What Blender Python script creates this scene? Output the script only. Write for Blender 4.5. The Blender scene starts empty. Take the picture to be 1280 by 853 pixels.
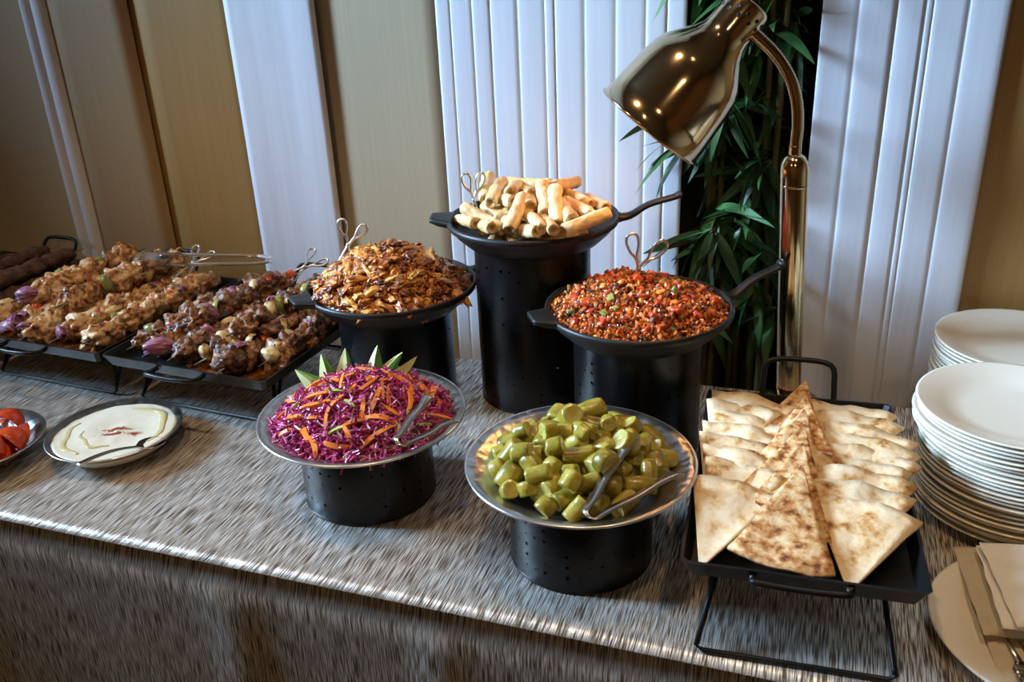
import bpy, bmesh, math, random
from mathutils import Vector, Matrix, Euler, noise
R = math.radians
PI = math.pi
ZT = 0.75                                   # table top height
scene = bpy.context.scene
COL = scene.collection

# ------------------------------------------------------------------ camera
cam_data = bpy.data.cameras.new('camera')
cam = bpy.data.objects.new('camera', cam_data)
COL.objects.link(cam)
cam_data.sensor_width = 36.0
cam_data.lens = 31.4
cam_data.clip_start = 0.02
cx, cy, cz = Vector((0.945, 0.325, -0.042)), Vector((-0.097, 0.400, 0.911)), Vector((0.313, -0.857, 0.409))
cz.normalize(); cx = (cx - cz * cx.dot(cz)).normalized(); cy = cz.cross(cx)
cam.matrix_world = Matrix(((cx.x, cy.x, cz.x, 0), (cx.y, cy.y, cz.y, 0), (cx.z, cy.z, cz.z, ZT + 0.75), (0, 0, 0, 1)))
cam_data.dof.use_dof = True
cam_data.dof.focus_distance = 1.38
cam_data.dof.aperture_fstop = 8.0
scene.camera = cam

# ------------------------------------------------------------------ world, lights, exposure
world = bpy.data.worlds.new('room_light'); scene.world = world
world.use_nodes = True
bg = world.node_tree.nodes['Background']
bg.inputs[0].default_value = (1.0, 0.66, 0.36, 1); bg.inputs[1].default_value = 0.05

def look(o, target):
    o.rotation_euler = (Vector(target) - o.location).to_track_quat('-Z', 'Y').to_euler()

def spot(name, loc, target, power, color, angle, blend, radius):
    d = bpy.data.lights.new(name, 'SPOT'); d.energy = power; d.color = color
    d.spot_size = R(angle); d.spot_blend = blend; d.shadow_soft_size = radius
    o = bpy.data.objects.new(name, d); COL.objects.link(o); o.location = loc; look(o, target)
    return o

def area(name, loc, target, power, color, sx, sy):
    d = bpy.data.lights.new(name, 'AREA'); d.shape = 'RECTANGLE'; d.size = sx; d.size_y = sy; d.energy = power; d.color = color
    o = bpy.data.objects.new(name, d); COL.objects.link(o); o.location = loc; look(o, target)
    return o

win = area('daylight_window', (-3.1, 0.60, 2.35), (0.40, 1.32, 1.06), 25.5, (0.47, 0.71, 1.0), 0.55, 1.20)
win.data.spread = R(39)
for lx, ly, p in ((0.35, 0.62, 32), (-0.45, 0.72, 38), (-1.25, 0.72, 46)):
    spot('table_downlight', (lx, ly, 2.80), (lx, ly + 0.30, 0.75), p, (1.0, 0.70, 0.40), 52, 0.6, 0.05)
for lx, ly, p in ((0.6, -2.0, 12), (-1.6, -2.2, 12)):
    area('ceiling_light', (lx, ly, 2.82), (lx, ly, 0), p, (1.0, 0.70, 0.40), 0.32, 0.32)

scene.view_settings.view_transform = 'Standard'
scene.view_settings.look = 'None'
scene.view_settings.exposure = 0.0
scene.view_settings.gamma = 1.0
scene.view_settings.use_curve_mapping = False

# ------------------------------------------------------------------ helpers
rnd = random.Random(11)

def tag(o, label=None, cat=None, group=None, kind=None):
    if label: o['label'] = label
    if cat: o['category'] = cat
    if group: o['group'] = group
    if kind: o['kind'] = kind
    return o

def empty(name, loc, rz=0.0):
    o = bpy.data.objects.new(name, None); COL.objects.link(o)
    o.location = loc; o.rotation_euler = (0, 0, rz); o.empty_display_size = 0.03
    return o

def me(name, V, F, mat=None, smooth=True):
    m = bpy.data.meshes.new(name)
    m.from_pydata([tuple(v) for v in V], [], F)
    m.validate(); m.update()
    if mat: m.materials.append(mat)
    if smooth: m.polygons.foreach_set('use_smooth', [True] * len(m.polygons))
    return m

def ob(name, m, parent=None, loc=(0, 0, 0), rot=None, scale=None):
    o = bpy.data.objects.new(name, m); COL.objects.link(o)
    if parent: o.parent = parent
    o.location = loc
    if rot is not None:
        o.rotation_euler = rot.to_euler() if not isinstance(rot, (tuple, Euler)) else rot
    if scale is not None: o.scale = scale
    return o

def mk(name, VF, mat, parent=None, smooth=True, loc=(0, 0, 0), rot=None):
    return ob(name, me(name, VF[0], VF[1], mat, smooth), parent, loc, rot)

def join(*parts):
    V, F = [], []
    for v, f in parts:
        n = len(V); V += list(v); F += [tuple(i + n for i in q) for q in f]
    return V, F

def xf(VF, M):
    return [M @ Vector(v) for v in VF[0]], VF[1]

def lathe(prof, n=48, close=True):
    V, F = [], []
    k = len(prof)
    for i in range(n):
        a = 2 * PI * i / n
        for r, z in prof: V.append((r * math.cos(a), r * math.sin(a), z))
    for i in range(n):
        j = (i + 1) % n
        for p in range(k - 1):
            F.append((i * k + p, j * k + p, j * k + p + 1, i * k + p + 1))
    return V, F

def tube(path, rad, n=8, closed=False, flat=1.0, upv=None):
    P = [Vector(p) for p in path]; k = len(P)
    rads = rad if isinstance(rad, (list, tuple)) else [rad] * k
    V, F = [], []
    prev = None
    for i in range(k):
        if closed: t = P[(i + 1) % k] - P[i - 1]
        else: t = P[min(i + 1, k - 1)] - P[max(i - 1, 0)]
        t.normalize()
        if prev is None:
            u = Vector(upv) if upv else (Vector((0, 0, 1)) if abs(t.z) < 0.9 else Vector((1, 0, 0)))
        else: u = prev
        u = (u - t * u.dot(t)).normalized(); prev = u
        w = t.cross(u)
        for j in range(n):
            a = 2 * PI * j / n
            V.append(P[i] + (u * math.sin(a) * flat + w * math.cos(a)) * rads[i])
    m = k if closed else k - 1
    for i in range(m):
        i2 = (i + 1) % k
        for j in range(n):
            j2 = (j + 1) % n
            F.append((i * n + j, i * n + j2, i2 * n + j2, i2 * n + j))
    if not closed:
        F.append(tuple(range(n - 1, -1, -1))); F.append(tuple((k - 1) * n + j for j in range(n)))
    return V, F

def smooth_path(pts, sub=5, closed=False):
    P = [Vector(p) for p in pts]; k = len(P); out = []
    rng = range(k if closed else k - 1)
    for i in rng:
        if closed: a, b, c, d = P[i - 1], P[i], P[(i + 1) % k], P[(i + 2) % k]
        else: a, b, c, d = P[max(i - 1, 0)], P[i], P[i + 1], P[min(i + 2, k - 1)]
        for s in range(sub):
            t = s / sub
            out.append(0.5 * ((2 * b) + (c - a) * t + (2 * a - 5 * b + 4 * c - d) * t * t + (3 * b - a - 3 * c + d) * t ** 3))
    if not closed: out.append(P[-1])
    return out

def box(sx, sy, sz, bev=0.0, seg=2, cz=None):
    bm = bmesh.new(); bmesh.ops.create_cube(bm, size=1)
    for v in bm.verts: v.co = Vector((v.co.x * sx, v.co.y * sy, v.co.z * sz + (sz / 2 if cz is None else cz)))
    if bev: bmesh.ops.bevel(bm, geom=list(bm.edges), offset=bev, segments=seg, affect='EDGES', profile=0.5)
    bm.verts.index_update()
    V = [v.co.copy() for v in bm.verts]; F = [tuple(v.index for v in f.verts) for f in bm.faces]
    bm.free(); return V, F

def ico(sub):
    bm = bmesh.new(); bmesh.ops.create_icosphere(bm, subdivisions=sub, radius=1)
    V = [v.co.copy() for v in bm.verts]; F = [tuple(v.index for v in f.verts) for f in bm.faces]
    bm.free(); return V, F
ICO1, ICO2, ICO3, ICO4 = ico(1), ico(2), ico(3), ico(4)

def lump(base, sx, sy, sz, amp, freq, seed, boxy=0.0, rough3=0.0):
    V = []
    o = Vector((seed * 7.13, seed * 3.7, seed * 1.91))
    for v in base[0]:
        v = Vector(v)
        d = 1 + amp * noise.noise(v * freq + o) + amp * 0.5 * noise.noise(v * freq * 2.3 + o) + amp * rough3 * noise.noise(v * freq * 5.5 + o)
        w = v * d
        if boxy:
            m = max(abs(v.x), abs(v.y), abs(v.z)); w = w.lerp(v / m * 0.85 * d, boxy)
        V.append(Vector((w.x * sx, w.y * sy, w.z * sz)))
    return V, base[1]

def quat_x(d, roll=0.0):
    d = Vector(d).normalized()
    return d.to_track_quat('X', 'Z') @ Euler((roll, 0, 0)).to_quaternion()

ORD = ['first', 'second', 'third', 'fourth', 'fifth', 'sixth', 'seventh', 'eighth', 'ninth', 'tenth', 'eleventh', 'twelfth', 'thirteenth', 'fourteenth', 'fifteenth', 'sixteenth', 'seventeenth', 'eighteenth', 'nineteenth', 'twentieth', 'twenty-first', 'twenty-second', 'twenty-third', 'twenty-fourth', 'twenty-fifth']

# ------------------------------------------------------------------ materials
def mat(name, color=(0.5, 0.5, 0.5), rough=0.5, metal=0.0, ramp=None, scale=20.0, detail=5.0, mscale=(1, 1, 1), coord='Object',
        bump=0.0, bscale=None, bdist=0.002, spec=0.5, sss=0.0, rand=0.0, coat=0.0, trans=0.0, rand_off=True, rough_var=0.0, vor=False, rmix=0.0):
    m = bpy.data.materials.new(name); m.use_nodes = True
    nt = m.node_tree; N = nt.nodes; L = nt.links
    b = N['Principled BSDF']
    b.inputs['Base Color'].default_value = (*color, 1)
    b.inputs['Roughness'].default_value = rough; b.inputs['Metallic'].default_value = metal
    b.inputs['Specular IOR Level'].default_value = spec
    b.inputs['Coat Weight'].default_value = coat; b.inputs['Coat Roughness'].default_value = 0.15
    b.inputs['Transmission Weight'].default_value = trans
    if sss:
        b.inputs['Subsurface Weight'].default_value = sss; b.inputs['Subsurface Scale'].default_value = 0.004
        b.inputs['Subsurface Radius'].default_value = (1, 0.5, 0.25)
    tc = N.new('ShaderNodeTexCoord'); mp = N.new('ShaderNodeMapping')
    L.new(tc.outputs[coord], mp.inputs[0]); mp.inputs['Scale'].default_value = mscale
    oi = N.new('ShaderNodeObjectInfo')
    if rand_off and coord == 'Object':
        vm = N.new('ShaderNodeVectorMath'); vm.operation = 'SCALE'; vm.inputs[0].default_value = (3.1, 1.7, 2.3)
        L.new(oi.outputs['Random'], vm.inputs['Scale']); L.new(vm.outputs[0], mp.inputs['Location'])
    col = None
    if ramp:
        tx = N.new('ShaderNodeTexNoise'); tx.inputs['Scale'].default_value = scale; tx.inputs['Detail'].default_value = detail
        tx.inputs['Roughness'].default_value = 0.6
        L.new(mp.outputs[0], tx.inputs['Vector'])
        cr = N.new('ShaderNodeValToRGB'); e = cr.color_ramp.elements
        while len(e) < len(ramp): e.new(0.5)
        for i, (p, c) in enumerate(ramp): e[i].position = p; e[i].color = (*c, 1)
        if rmix:
            ma = N.new('ShaderNodeMath'); ma.operation = 'MULTIPLY_ADD'; ma.inputs[1].default_value = rmix; ma.inputs[2].default_value = -0.5 * rmix
            mb = N.new('ShaderNodeMath'); mb.operation = 'ADD'
            L.new(oi.outputs['Random'], ma.inputs[0]); L.new(ma.outputs[0], mb.inputs[0]); L.new(tx.outputs['Fac'], mb.inputs[1]); L.new(mb.outputs[0], cr.inputs[0])
        else: L.new(tx.outputs['Fac'], cr.inputs[0])
        col = cr.outputs[0]
        if rough_var:
            mr = N.new('ShaderNodeMapRange'); mr.inputs['To Min'].default_value = rough - rough_var; mr.inputs['To Max'].default_value = rough + rough_var
            L.new(tx.outputs['Fac'], mr.inputs['Value']); L.new(mr.outputs[0], b.inputs['Roughness'])
    if rand:
        hs = N.new('ShaderNodeHueSaturation')
        mr = N.new('ShaderNodeMapRange'); mr.inputs['To Min'].default_value = 1 - rand; mr.inputs['To Max'].default_value = 1 + rand
        L.new(oi.outputs['Random'], mr.inputs['Value']); L.new(mr.outputs[0], hs.inputs['Value'])
        if col: L.new(col, hs.inputs['Color'])
        else: hs.inputs['Color'].default_value = (*color, 1)
        col = hs.outputs[0]
    if col: L.new(col, b.inputs['Base Color'])
    if bump:
        if vor: bx = N.new('ShaderNodeTexVoronoi'); bx.feature = 'SMOOTH_F1'
        else: bx = N.new('ShaderNodeTexNoise'); bx.inputs['Detail'].default_value = 4
        bx.inputs['Scale'].default_value = bscale or scale
        L.new(mp.outputs[0], bx.inputs['Vector'])
        bp = N.new('ShaderNodeBump'); bp.inputs['Strength'].default_value = bump; bp.inputs['Distance'].default_value = bdist
        L.new(bx.outputs[0], bp.inputs['Height']); L.new(bp.outputs[0], b.inputs['Normal'])
    return m

def mat_attr(name, rough=0.4, spec=0.5, sss=0.0, coat=0.0):
    m = bpy.data.materials.new(name); m.use_nodes = True
    nt = m.node_tree; b = nt.nodes['Principled BSDF']
    a = nt.nodes.new('ShaderNodeVertexColor'); a.layer_name = 'piece_colour'
    nt.links.new(a.outputs[0], b.inputs['Base Color'])
    b.inputs['Roughness'].default_value = rough; b.inputs['Specular IOR Level'].default_value = spec; b.inputs['Coat Weight'].default_value = coat
    if sss: b.inputs['Subsurface Weight'].default_value = sss; b.inputs['Subsurface Scale'].default_value = 0.003
    return m

def paint(m, cols):
    at = m.color_attributes.new('piece_colour', 'FLOAT_COLOR', 'POINT')
    at.data.foreach_set('color', [x for c in cols for x in (*c, 1.0)])

M = {}
M['wall'] = mat('dark_wall_paint', (0.05, 0.036, 0.022), 0.8)
M['beige'] = mat('beige_backdrop_fabric', rough=0.55, ramp=[(0.3, (0.47, 0.385, 0.25)), (0.7, (0.52, 0.43, 0.29))], scale=3, mscale=(60, 1, 1.2), bump=0.15, bscale=6, bdist=0.001)
M['tan'] = mat('tan_backdrop_fabric', rough=0.5, ramp=[(0.3, (0.36, 0.25, 0.13)), (0.7, (0.41, 0.29, 0.16))], scale=3, mscale=(60, 1, 1.2), bump=0.15, bscale=6, bdist=0.001)
M['brown'] = mat('brown_satin_backdrop', rough=0.45, ramp=[(0.3, (0.36, 0.205, 0.062)), (0.7, (0.41, 0.24, 0.08))], scale=3, mscale=(60, 1, 1.2), bump=0.15, bscale=6, bdist=0.001)
M['white_drape'] = mat('white_pleated_fabric', rough=0.6, ramp=[(0.3, (0.66, 0.68, 0.75)), (0.7, (0.72, 0.74, 0.81))], scale=2.5, mscale=(40, 1, 1.5), bump=0.1, bscale=5, bdist=0.001)
M['floor'] = mat('dark_carpet', rough=0.9, ramp=[(0.3, (0.05, 0.035, 0.025)), (0.7, (0.09, 0.065, 0.045))], scale=60, bump=0.3)
M['wood'] = mat('table_wood', rough=0.5, ramp=[(0.3, (0.22, 0.12, 0.06)), (0.7, (0.33, 0.19, 0.1))], scale=4, mscale=(1, 12, 12))
M['iron'] = mat('cast_iron', rough=0.45, ramp=[(0.3, (0.006, 0.0055, 0.005)), (0.7, (0.018, 0.016, 0.014))], scale=40, bump=0.12, bscale=220, bdist=0.0006, spec=0.35)
M['enamel'] = mat('black_enamel_steel', (0.004, 0.004, 0.0045), 0.28, spec=0.32, bump=0.04, bscale=60, bdist=0.0006)
M['black'] = mat('black_coated_steel', (0.007, 0.007, 0.007), 0.36, spec=0.25, bump=0.06, bscale=150, bdist=0.0004)
M['chrome'] = mat('polished_steel_wire', (0.80, 0.79, 0.77), 0.28, 1.0)
M['steel'] = mat('brushed_flatware_steel', (0.55, 0.52, 0.48), 0.25, 1.0)
M['hammered'] = mat('hammered_steel', rough=0.31, metal=1.0, ramp=[(0.3, (0.40, 0.39, 0.37)), (0.75, (0.64, 0.62, 0.59))], scale=30, bump=0.4, bscale=85, bdist=0.004, vor=True, rough_var=0.08)
M['brass'] = mat('warm_polished_metal', rough=0.13, metal=1.0, ramp=[(0.2, (0.68, 0.50, 0.29)), (0.8, (0.76, 0.58, 0.36))], scale=4, bump=0.02, bscale=30, bdist=0.001)
M['dark_hole'] = mat('vent_interior', (0.01, 0.008, 0.005), 0.6)
M['plate'] = mat('cream_porcelain', (0.76, 0.69, 0.57), 0.18, spec=0.5, coat=0.3)
M['napkin'] = mat('beige_cotton_napkin', rough=0.85, ramp=[(0.3, (0.50, 0.41, 0.29)), (0.7, (0.58, 0.49, 0.36))], scale=30, bump=0.35, bscale=420, bdist=0.0006)
M['white_napkin'] = mat('white_paper_napkin', rough=0.85, ramp=[(0.3, (0.80, 0.76, 0.70)), (0.7, (0.86, 0.83, 0.78))], scale=30, bump=0.3, bscale=300, bdist=0.0006)
M['beef'] = mat('charred_beef', rough=0.40, ramp=[(0.34, (0.016, 0.007, 0.004)), (0.44, (0.10, 0.036, 0.014)), (0.54, (0.25, 0.10, 0.038)), (0.68, (0.52, 0.29, 0.13))], scale=105, detail=6, bump=1.0, bscale=170, bdist=0.004, rmix=0.10, coat=0.15)
M['chicken'] = mat('grilled_chicken', rough=0.40, ramp=[(0.35, (0.030, 0.010, 0.004)), (0.43, (0.34, 0.12, 0.03)), (0.52, (0.66, 0.36, 0.14)), (0.66, (0.86, 0.66, 0.40))], scale=80, detail=6, bump=0.9, bscale=150, bdist=0.004, rmix=0.10, coat=0.2)
M['minced'] = mat('dark_minced_kebab', rough=0.5, ramp=[(0.3, (0.022, 0.010, 0.006)), (0.7, (0.14, 0.062, 0.036))], scale=110, bump=0.8, bscale=160, bdist=0.003)
M['onion'] = mat('charred_red_onion', rough=0.4, ramp=[(0.36, (0.05, 0.010, 0.022)), (0.48, (0.24, 0.06, 0.13)), (0.60, (0.42, 0.20, 0.30)), (0.72, (0.62, 0.44, 0.50))], scale=60, mscale=(1, 5, 1), bump=0.5, bscale=80, bdist=0.002, rmix=0.1)
M['white_onion'] = mat('grilled_white_onion', rough=0.4, ramp=[(0.36, (0.20, 0.09, 0.03)), (0.46, (0.55, 0.38, 0.15)), (0.62, (0.74, 0.62, 0.36))], scale=60, bump=0.4, bscale=80, rmix=0.12)
M['red_pepper'] = mat('cooked_red_pepper', rough=0.28, ramp=[(0.3, (0.40, 0.025, 0.008)), (0.7, (0.66, 0.085, 0.02))], scale=20, rand=0.2, coat=0.3)
M['green_pepper'] = mat('cooked_green_pepper', rough=0.3, ramp=[(0.3, (0.14, 0.16, 0.03)), (0.7, (0.34, 0.36, 0.10))], scale=20, rand=0.2, coat=0.3)
M['sauce'] = mat('orange_oil_juices', rough=0.16, ramp=[(0.38, (0.035, 0.011, 0.004)), (0.52, (0.13, 0.040, 0.009)), (0.68, (0.30, 0.11, 0.02))], scale=45, bump=0.3, bscale=60, coat=0.4)
M['roll'] = mat('fried_roll_pastry', rough=0.45, ramp=[(0.30, (0.42, 0.21, 0.06)), (0.46, (0.66, 0.42, 0.17)), (0.66, (0.80, 0.60, 0.33))], scale=45, mscale=(0.5, 1, 1), bump=0.8, bscale=110, bdist=0.003, rand=0.10, rmix=0.1)
M['roll_fill'] = mat('roll_end_pastry', rough=0.6, ramp=[(0.3, (0.26, 0.11, 0.03)), (0.7, (0.55, 0.32, 0.12))], scale=120, bump=0.5)
M['shred'] = mat('spiced_shredded_chicken', rough=0.38, ramp=[(0.24, (0.045, 0.011, 0.004)), (0.36, (0.22, 0.058, 0.012)), (0.48, (0.54, 0.17, 0.026)), (0.62, (0.78, 0.36, 0.065)), (0.78, (0.86, 0.56, 0.17))], scale=75, detail=5, bump=0.9, bscale=150, bdist=0.003, rmix=0.36, coat=0.25)
M['mince'] = mat_attr('spiced_mince', 0.38, coat=0.3)
M['mince_base'] = mat('mince_sauce', rough=0.35, ramp=[(0.3, (0.10, 0.024, 0.007)), (0.7, (0.36, 0.095, 0.02))], scale=120, bump=0.8, bscale=160, bdist=0.004, coat=0.3)
M['slaw'] = mat_attr('red_cabbage', 0.32, sss=0.0, coat=0.2)
M['slaw_base'] = mat('red_cabbage_heap', rough=0.5, ramp=[(0.3, (0.10, 0.008, 0.04)), (0.7, (0.32, 0.03, 0.14))], scale=120, bump=0.6, bscale=140, bdist=0.004)
M['carrot'] = mat('raw_carrot', rough=0.35, ramp=[(0.3, (0.72, 0.17, 0.018)), (0.7, (0.86, 0.29, 0.045))], scale=40, rand=0.12)
M['leek'] = mat('green_pepper_strip', rough=0.35, ramp=[(0.3, (0.25, 0.36, 0.05)), (0.7, (0.52, 0.60, 0.20))], scale=30, rand=0.2)
M['pickle'] = mat('pickled_cucumber_skin', rough=0.32, ramp=[(0.30, (0.14, 0.105, 0.008)), (0.5, (0.29, 0.225, 0.018)), (0.75, (0.48, 0.39, 0.065))], scale=45, bump=0.5, bscale=90, bdist=0.0025, rmix=0.25, coat=0.25)
M['pickle_cut'] = mat('pickled_cucumber_flesh', rough=0.30, ramp=[(0.3, (0.32, 0.265, 0.04)), (0.7, (0.54, 0.46, 0.13))], scale=110, bump=0.4, bscale=140, rand=0.12, coat=0.3)
M['lime_skin'] = mat('green_rind', rough=0.35, ramp=[(0.3, (0.03, 0.14, 0.02)), (0.7, (0.10, 0.28, 0.04))], scale=25)
M['lime_flesh'] = mat('pale_green_flesh', rough=0.4, ramp=[(0.3, (0.55, 0.66, 0.26)), (0.7, (0.74, 0.80, 0.46))], scale=40)
M['bread'] = mat('flatbread', rough=0.75, ramp=[(0.33, (0.20, 0.06, 0.018)), (0.40, (0.56, 0.29, 0.09)), (0.48, (0.76, 0.54, 0.29)), (0.62, (0.84, 0.69, 0.47))], scale=34, detail=8, bump=0.6, bscale=70, bdist=0.003, rand=0.06, rmix=0.05)
M['bread_brown'] = mat('browned_flatbread', rough=0.7, ramp=[(0.34, (0.13, 0.030, 0.008)), (0.44, (0.48, 0.19, 0.05)), (0.54, (0.72, 0.44, 0.19)), (0.68, (0.84, 0.66, 0.42))], scale=75, detail=9, bump=0.6, bscale=70, bdist=0.003, rand=0.06)
M['hummus'] = mat('pale_tahini_dip', rough=0.4, ramp=[(0.3, (0.70, 0.66, 0.52)), (0.7, (0.77, 0.73, 0.60))], scale=20, bump=0.15, bscale=30, bdist=0.002)
M['oil'] = mat('olive_oil', rough=0.08, ramp=[(0.3, (0.64, 0.55, 0.24)), (0.7, (0.70, 0.63, 0.36))], scale=30, coat=0.5)
M['paprika'] = mat('paprika_powder', rough=0.9, ramp=[(0.3, (0.30, 0.045, 0.008)), (0.7, (0.45, 0.10, 0.02))], scale=200)
M['tomato'] = mat('tomato_flesh', rough=0.22, ramp=[(0.3, (0.55, 0.035, 0.010)), (0.7, (0.74, 0.11, 0.03))], scale=25, rand=0.15, coat=0.4)
M['leaf'] = mat('bamboo_leaf', rough=0.4, ramp=[(0.3, (0.022, 0.070, 0.022)), (0.7, (0.060, 0.15, 0.042))], scale=12, mscale=(1, 8, 1), rand=0.5)
M['cane'] = mat('bamboo_cane', rough=0.5, ramp=[(0.3, (0.10, 0.085, 0.03)), (0.7, (0.20, 0.18, 0.06))], scale=10, mscale=(4, 4, 1))
M['pot'] = mat('plant_pot', (0.03, 0.028, 0.026), 0.5)
M['soil'] = mat('plant_soil', rough=0.95, ramp=[(0.3, (0.02, 0.013, 0.008)), (0.7, (0.06, 0.04, 0.025))], scale=80)
M['clear'] = mat('clear_plastic', (0.95, 0.95, 0.95), 0.06, trans=1.0)
M['black_plastic'] = mat('black_plastic', (0.012, 0.012, 0.013), 0.25)

def cloth_mat():
    m = bpy.data.materials.new('silver_brown_thread_cloth'); m.use_nodes = True
    nt = m.node_tree; N = nt.nodes; L = nt.links; b = N['Principled BSDF']
    tc = N.new('ShaderNodeTexCoord')
    def layer(sx, sy, det):
        mp = N.new('ShaderNodeMapping'); mp.inputs['Scale'].default_value = (sx, sy, 1)
        L.new(tc.outputs['UV'], mp.inputs[0])
        t = N.new('ShaderNodeTexNoise'); t.inputs['Scale'].default_value = 1.0; t.inputs['Detail'].default_value = det
        L.new(mp.outputs[0], t.inputs['Vector']); return t.outputs['Fac']
    a, c = layer(840, 27, 1.0), layer(360, 12, 1.0)
    mx = N.new('ShaderNodeMath'); mx.operation = 'MULTIPLY_ADD'; mx.inputs[1].default_value = 0.80
    L.new(a, mx.inputs[0])
    m2 = N.new('ShaderNodeMath'); m2.operation = 'MULTIPLY'; m2.inputs[1].default_value = 0.20
    L.new(c, m2.inputs[0]); L.new(m2.outputs[0], mx.inputs[2])
    cr = N.new('ShaderNodeValToRGB'); e = cr.color_ramp.elements
    e.new(0.5)
    for i, (p, q) in enumerate([(0.42, (0.075, 0.050, 0.028)), (0.49, (0.38, 0.32, 0.25)), (0.56, (0.94, 0.91, 0.87))]):
        e[i].position = p; e[i].color = (*q, 1)
    L.new(mx.outputs[0], cr.inputs[0]); L.new(cr.outputs[0], b.inputs['Base Color'])
    mr = N.new('ShaderNodeMapRange'); mr.inputs['From Min'].default_value = 0.44; mr.inputs['From Max'].default_value = 0.58; mr.inputs['To Min'].default_value = 0.15; mr.inputs['To Max'].default_value = 0.8
    L.new(mx.outputs[0], mr.inputs['Value']); L.new(mr.outputs[0], b.inputs['Metallic'])
    b.inputs['Roughness'].default_value = 0.47
    bp = N.new('ShaderNodeBump'); bp.inputs['Strength'].default_value = 0.55; bp.inputs['Distance'].default_value = 0.0012
    L.new(mx.outputs[0], bp.inputs['Height']); L.new(bp.outputs[0], b.inputs['Normal'])
    return m
M['cloth'] = cloth_mat()

def emit(name, c, s):
    m = bpy.data.materials.new(name); m.use_nodes = True
    b = m.node_tree.nodes['Principled BSDF']
    b.inputs['Emission Color'].default_value = (*c, 1); b.inputs['Emission Strength'].default_value = s
    return m
M['bulb'] = emit('warm_bulb', (1.0, 0.55, 0.2), 26)

# ------------------------------------------------------------------ setting
tag(mk('floor', xf(box(7, 6.1, 0.05), Matrix.Translation((-0.6, -1.0, -0.05))), M['floor'], smooth=False), 'dark carpeted floor under the buffet table', 'floor', kind='structure')
tag(mk('wall_back', xf(box(7, 0.08, 2.9), Matrix.Translation((-0.6, 2.0, 0))), M['wall'], smooth=False), 'dark wall behind the hanging fabric backdrop', 'wall', kind='structure')

M['room'] = mat('warm_room_paint', (0.44, 0.30, 0.17), 0.7)
M['ceil'] = mat('ceiling_paint', (0.50, 0.42, 0.32), 0.8)
for nm, sx, sy, sz, x, y, z in (('wall_left', 0.08, 6.0, 2.9, -4.1, -1.0, 0), ('wall_right', 0.08, 6.0, 2.9, 2.9, -1.0, 0), ('wall_front', 7.0, 0.08, 2.9, -0.6, -4.0, 0)):
    tag(mk(nm, xf(box(sx, sy, sz), Matrix.Translation((x, y, z))), M['room'], smooth=False), 'warm brown room wall behind or beside the camera', 'wall', kind='structure')
tag(mk('ceiling', xf(box(7.0, 6.1, 0.05), Matrix.Translation((-0.6, -1.0, 2.9))), M['ceil'], smooth=False), 'plain ceiling of the banquet room', 'ceiling', kind='structure')

def drape(name, x0, x1, y, creases, depth, matr, label, cat, group=None, soft=False, z0=0.03, z1=2.5, th=0.003, rows=14, wob=0.0018, seed=0):
    """a hanging cloth: profile along x with creases at the given fractions, extruded upward"""
    prof = []
    cs = [0.0] + list(creases) + [1.0]
    w = x1 - x0
    for i in range(len(cs) - 1):
        a, b = cs[i], cs[i + 1]
        off = 0.5 * depth * noise.noise(Vector((i * 1.7 + seed, 0.3, 0)))
        if soft: ts = [(0.0, 1.0), (0.2, 0.35), (0.5, 0.0), (0.8, 0.35)]
        else: ts = [(0.0, 1.0), (0.035, 0.45), (0.09, 0.12), (0.2, 0.02), (0.5, 0.0), (0.8, 0.10), (0.95, 0.30)]
        for t, d in ts: prof.append((a + (b - a) * t, d * depth + off))
    prof.append((1.0, depth))
    V, F = [], []
    k = len(prof)
    for r in range(rows + 1):
        z = z0 + (z1 - z0) * r / rows
        for u, d in prof:
            n1 = noise.noise(Vector((u * 3 + seed, z * 0.8, seed))) * wob
            V.append((x0 + w * u + n1, y + d + noise.noise(Vector((u * 5 + seed, z * 0.7, 4 + seed))) * wob, z))
    for r in range(rows):
        for i in range(k - 1):
            F.append((r * k + i, r * k + i + 1, (r + 1) * k + i + 1, (r + 1) * k + i))
    o = mk(name, (V, F), matr)
    s = o.modifiers.new('thickness', 'SOLIDIFY'); s.thickness = th; s.offset = 1
    return tag(o, label, cat, group)

drape('backdrop_panel', -2.75, -1.66, 1.613, [0.3, 0.62, 0.8], 0.006, M['beige'], 'beige fabric panel at far left edge behind the dark kebabs', 'backdrop', soft=True, seed=1)
drape('narrow_drape', -1.692, -1.618, 1.600, [0.45], 0.012, M['white_drape'], 'narrow grey-white drape at far left between beige panels', 'curtain', soft=True, seed=2)
drape('backdrop_panel', -1.63, -1.405, 1.609, [], 0.003, M['tan'], 'tan fabric panel left of the darker brown panel', 'backdrop', soft=True, seed=3)
drape('backdrop_panel', -1.415, -1.13, 1.617, [], 0.003, M['brown'], 'dark golden brown fabric panel behind the kebab trays', 'backdrop', soft=True, seed=4)
drape('narrow_drape', -1.160, -0.956, 1.600, [0.3, 0.62], 0.0015, M['white_drape'], 'flat white drape strip between brown and beige panels', 'curtain', soft=True, seed=5)
drape('backdrop_panel', -0.975, -0.68, 1.613, [], 0.003, M['beige'], 'light beige fabric panel behind the shredded chicken pan', 'backdrop', soft=True, seed=6)
drape('pleated_curtain', -0.702, -0.246, 1.600, [0.06, 0.155, 0.23, 0.345, 0.46, 0.495, 0.615, 0.735, 0.85, 0.93], 0.0015, M['white_drape'], 'wide white pleated curtain behind the spring roll pan', 'curtain', 'white pleated curtains', seed=7)
drape('pleated_curtain', -0.028, 0.240, 1.600, [0.20, 0.41, 0.57, 0.60, 0.79], 0.0018, M['white_drape'], 'white pleated curtain right of the heat lamp post', 'curtain', 'white pleated curtains', seed=8)
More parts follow.
